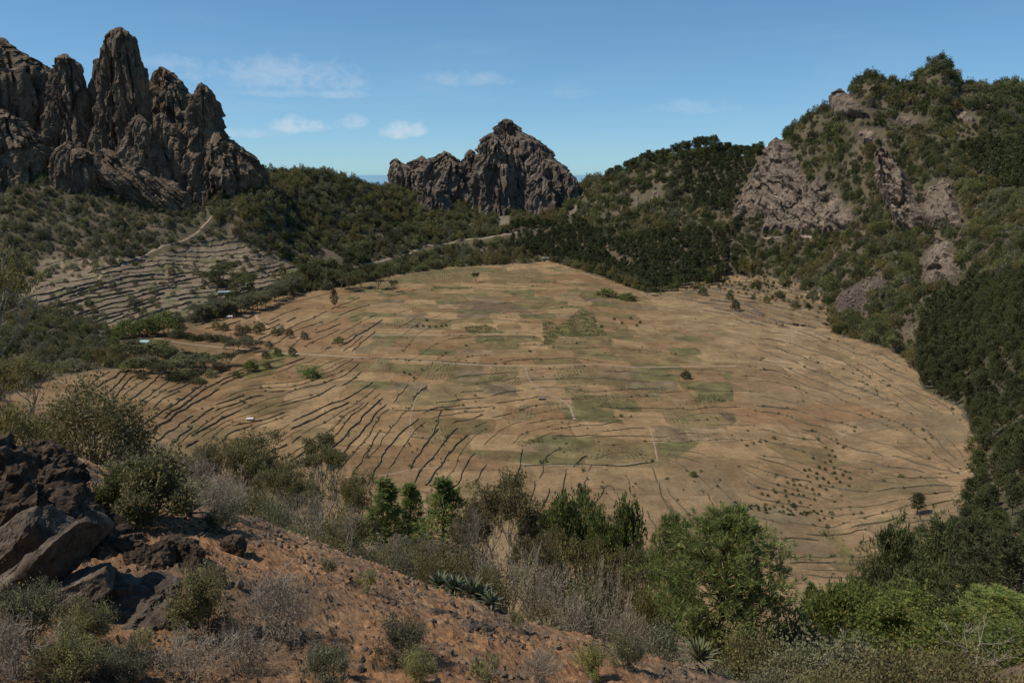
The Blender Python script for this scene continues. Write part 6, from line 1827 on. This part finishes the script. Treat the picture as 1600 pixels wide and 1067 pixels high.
# left edge: near trees reaching into the frame
B(-70, 378, 24, 'loose', 150, 'dark olive tree reaching into the frame at the left edge', 6.0, 7.0)
B(25, 560, 27, 'loose', 110, 'grey-olive tree behind the brown rock hump at the left edge', 6.0, 7.0)
B(10, 615, 22, 'scrubby', 90, 'dark olive bush on top of the brown rock hump', 4.0, 3.0, 'shrub', 'shrub')
# fill of the slope between the brow and the fields
fill = 0
for k in range(400):
    if fill >= 150: break
    Y = frg.uniform(45, 215); s = frg.uniform(-.55, .85); x = s * Y
    z = float(H(x, Y)); px, py = project(x, Y, z)
    if px < 0 or px > 1650 or (in_poly(np.array([px]), np.array([py]), FLOOR)[0] and Y > 225): continue
    h = frg.uniform(1.6, 4.2)
    _, pt = project(x, Y, z + h)
    lim = np.interp(px, [0, 200, 400, 560, 700, 850, 1000, 1130, 1250, 1330, 1420, 1600], [640, 705, 745, 800, 800, 830, 850, 850, 925, 955, 940, 900])
    if pt < lim: continue
    key, w0, h0 = [('scrubby', 4, 3), ('greyscrub', 3.6, 2.6), ('bare3', 3.4, 2.8), ('leafy2', 4.2, 3.4)][frg.choice(4, p=[.4, .25, .1, .25] if px > 1000 else [.4, .35, .22, .03])]
    sw = h * frg.uniform(1.0, 1.5)
    thing('shrub', two(SH[key]), (x, Y, z - .1), frg.uniform(0, 6.28), (sw / w0, sw / w0, h / h0), 'mixed shrub on the steep slope between the brow and the fields', 'shrub', 'shrubs on the steep slope')
    fill += 1

# ---- agaves: every leaf its own part
def agave_thing(p, seed, L, W, n, mat, label, tilt=(0, 0)):
    r = thing('agave', [], p, 0, 1, label, 'agave', None, tilt)
    for V, f in agave(seed, n, L, W):
        obj('leaf', mesh('leaf', V, f, mat, False), r)
    return r
g = near_hit(1078, 1046)
agave_thing(g + np.array([.3, .4, -.05]), 601, .62, .034, 44, M_AGAVE, 'pale spiky agave at the bottom left of the pine trunk')
for k, (px, py, L_, lb) in enumerate([(700, 915, .70, 'green agave uppermost in the clump on the brow'), (728, 935, .85, 'broad green agave in the middle of the clump on the brow'), (758, 950, .62, 'agave lowest in the clump on the brow'), (745, 925, .6, 'agave at the back of the clump on the brow'), (678, 905, .55, 'small agave at the upper left of the clump on the brow')]):
    g = near_hit(px, py)
    agave_thing(g + np.array([.1, .35, -.12]), 610 + k, L_ * .8, .045, 28, M_AGAVE2, lb, (frg.normal() * .1, .15))
g = near_hit(288, 808)
agave_thing(g + np.array([0, .2, -.05]), 620, .7, .05, 28, M_AGAVE2, 'dark agave at the right side of the dark green shrub')
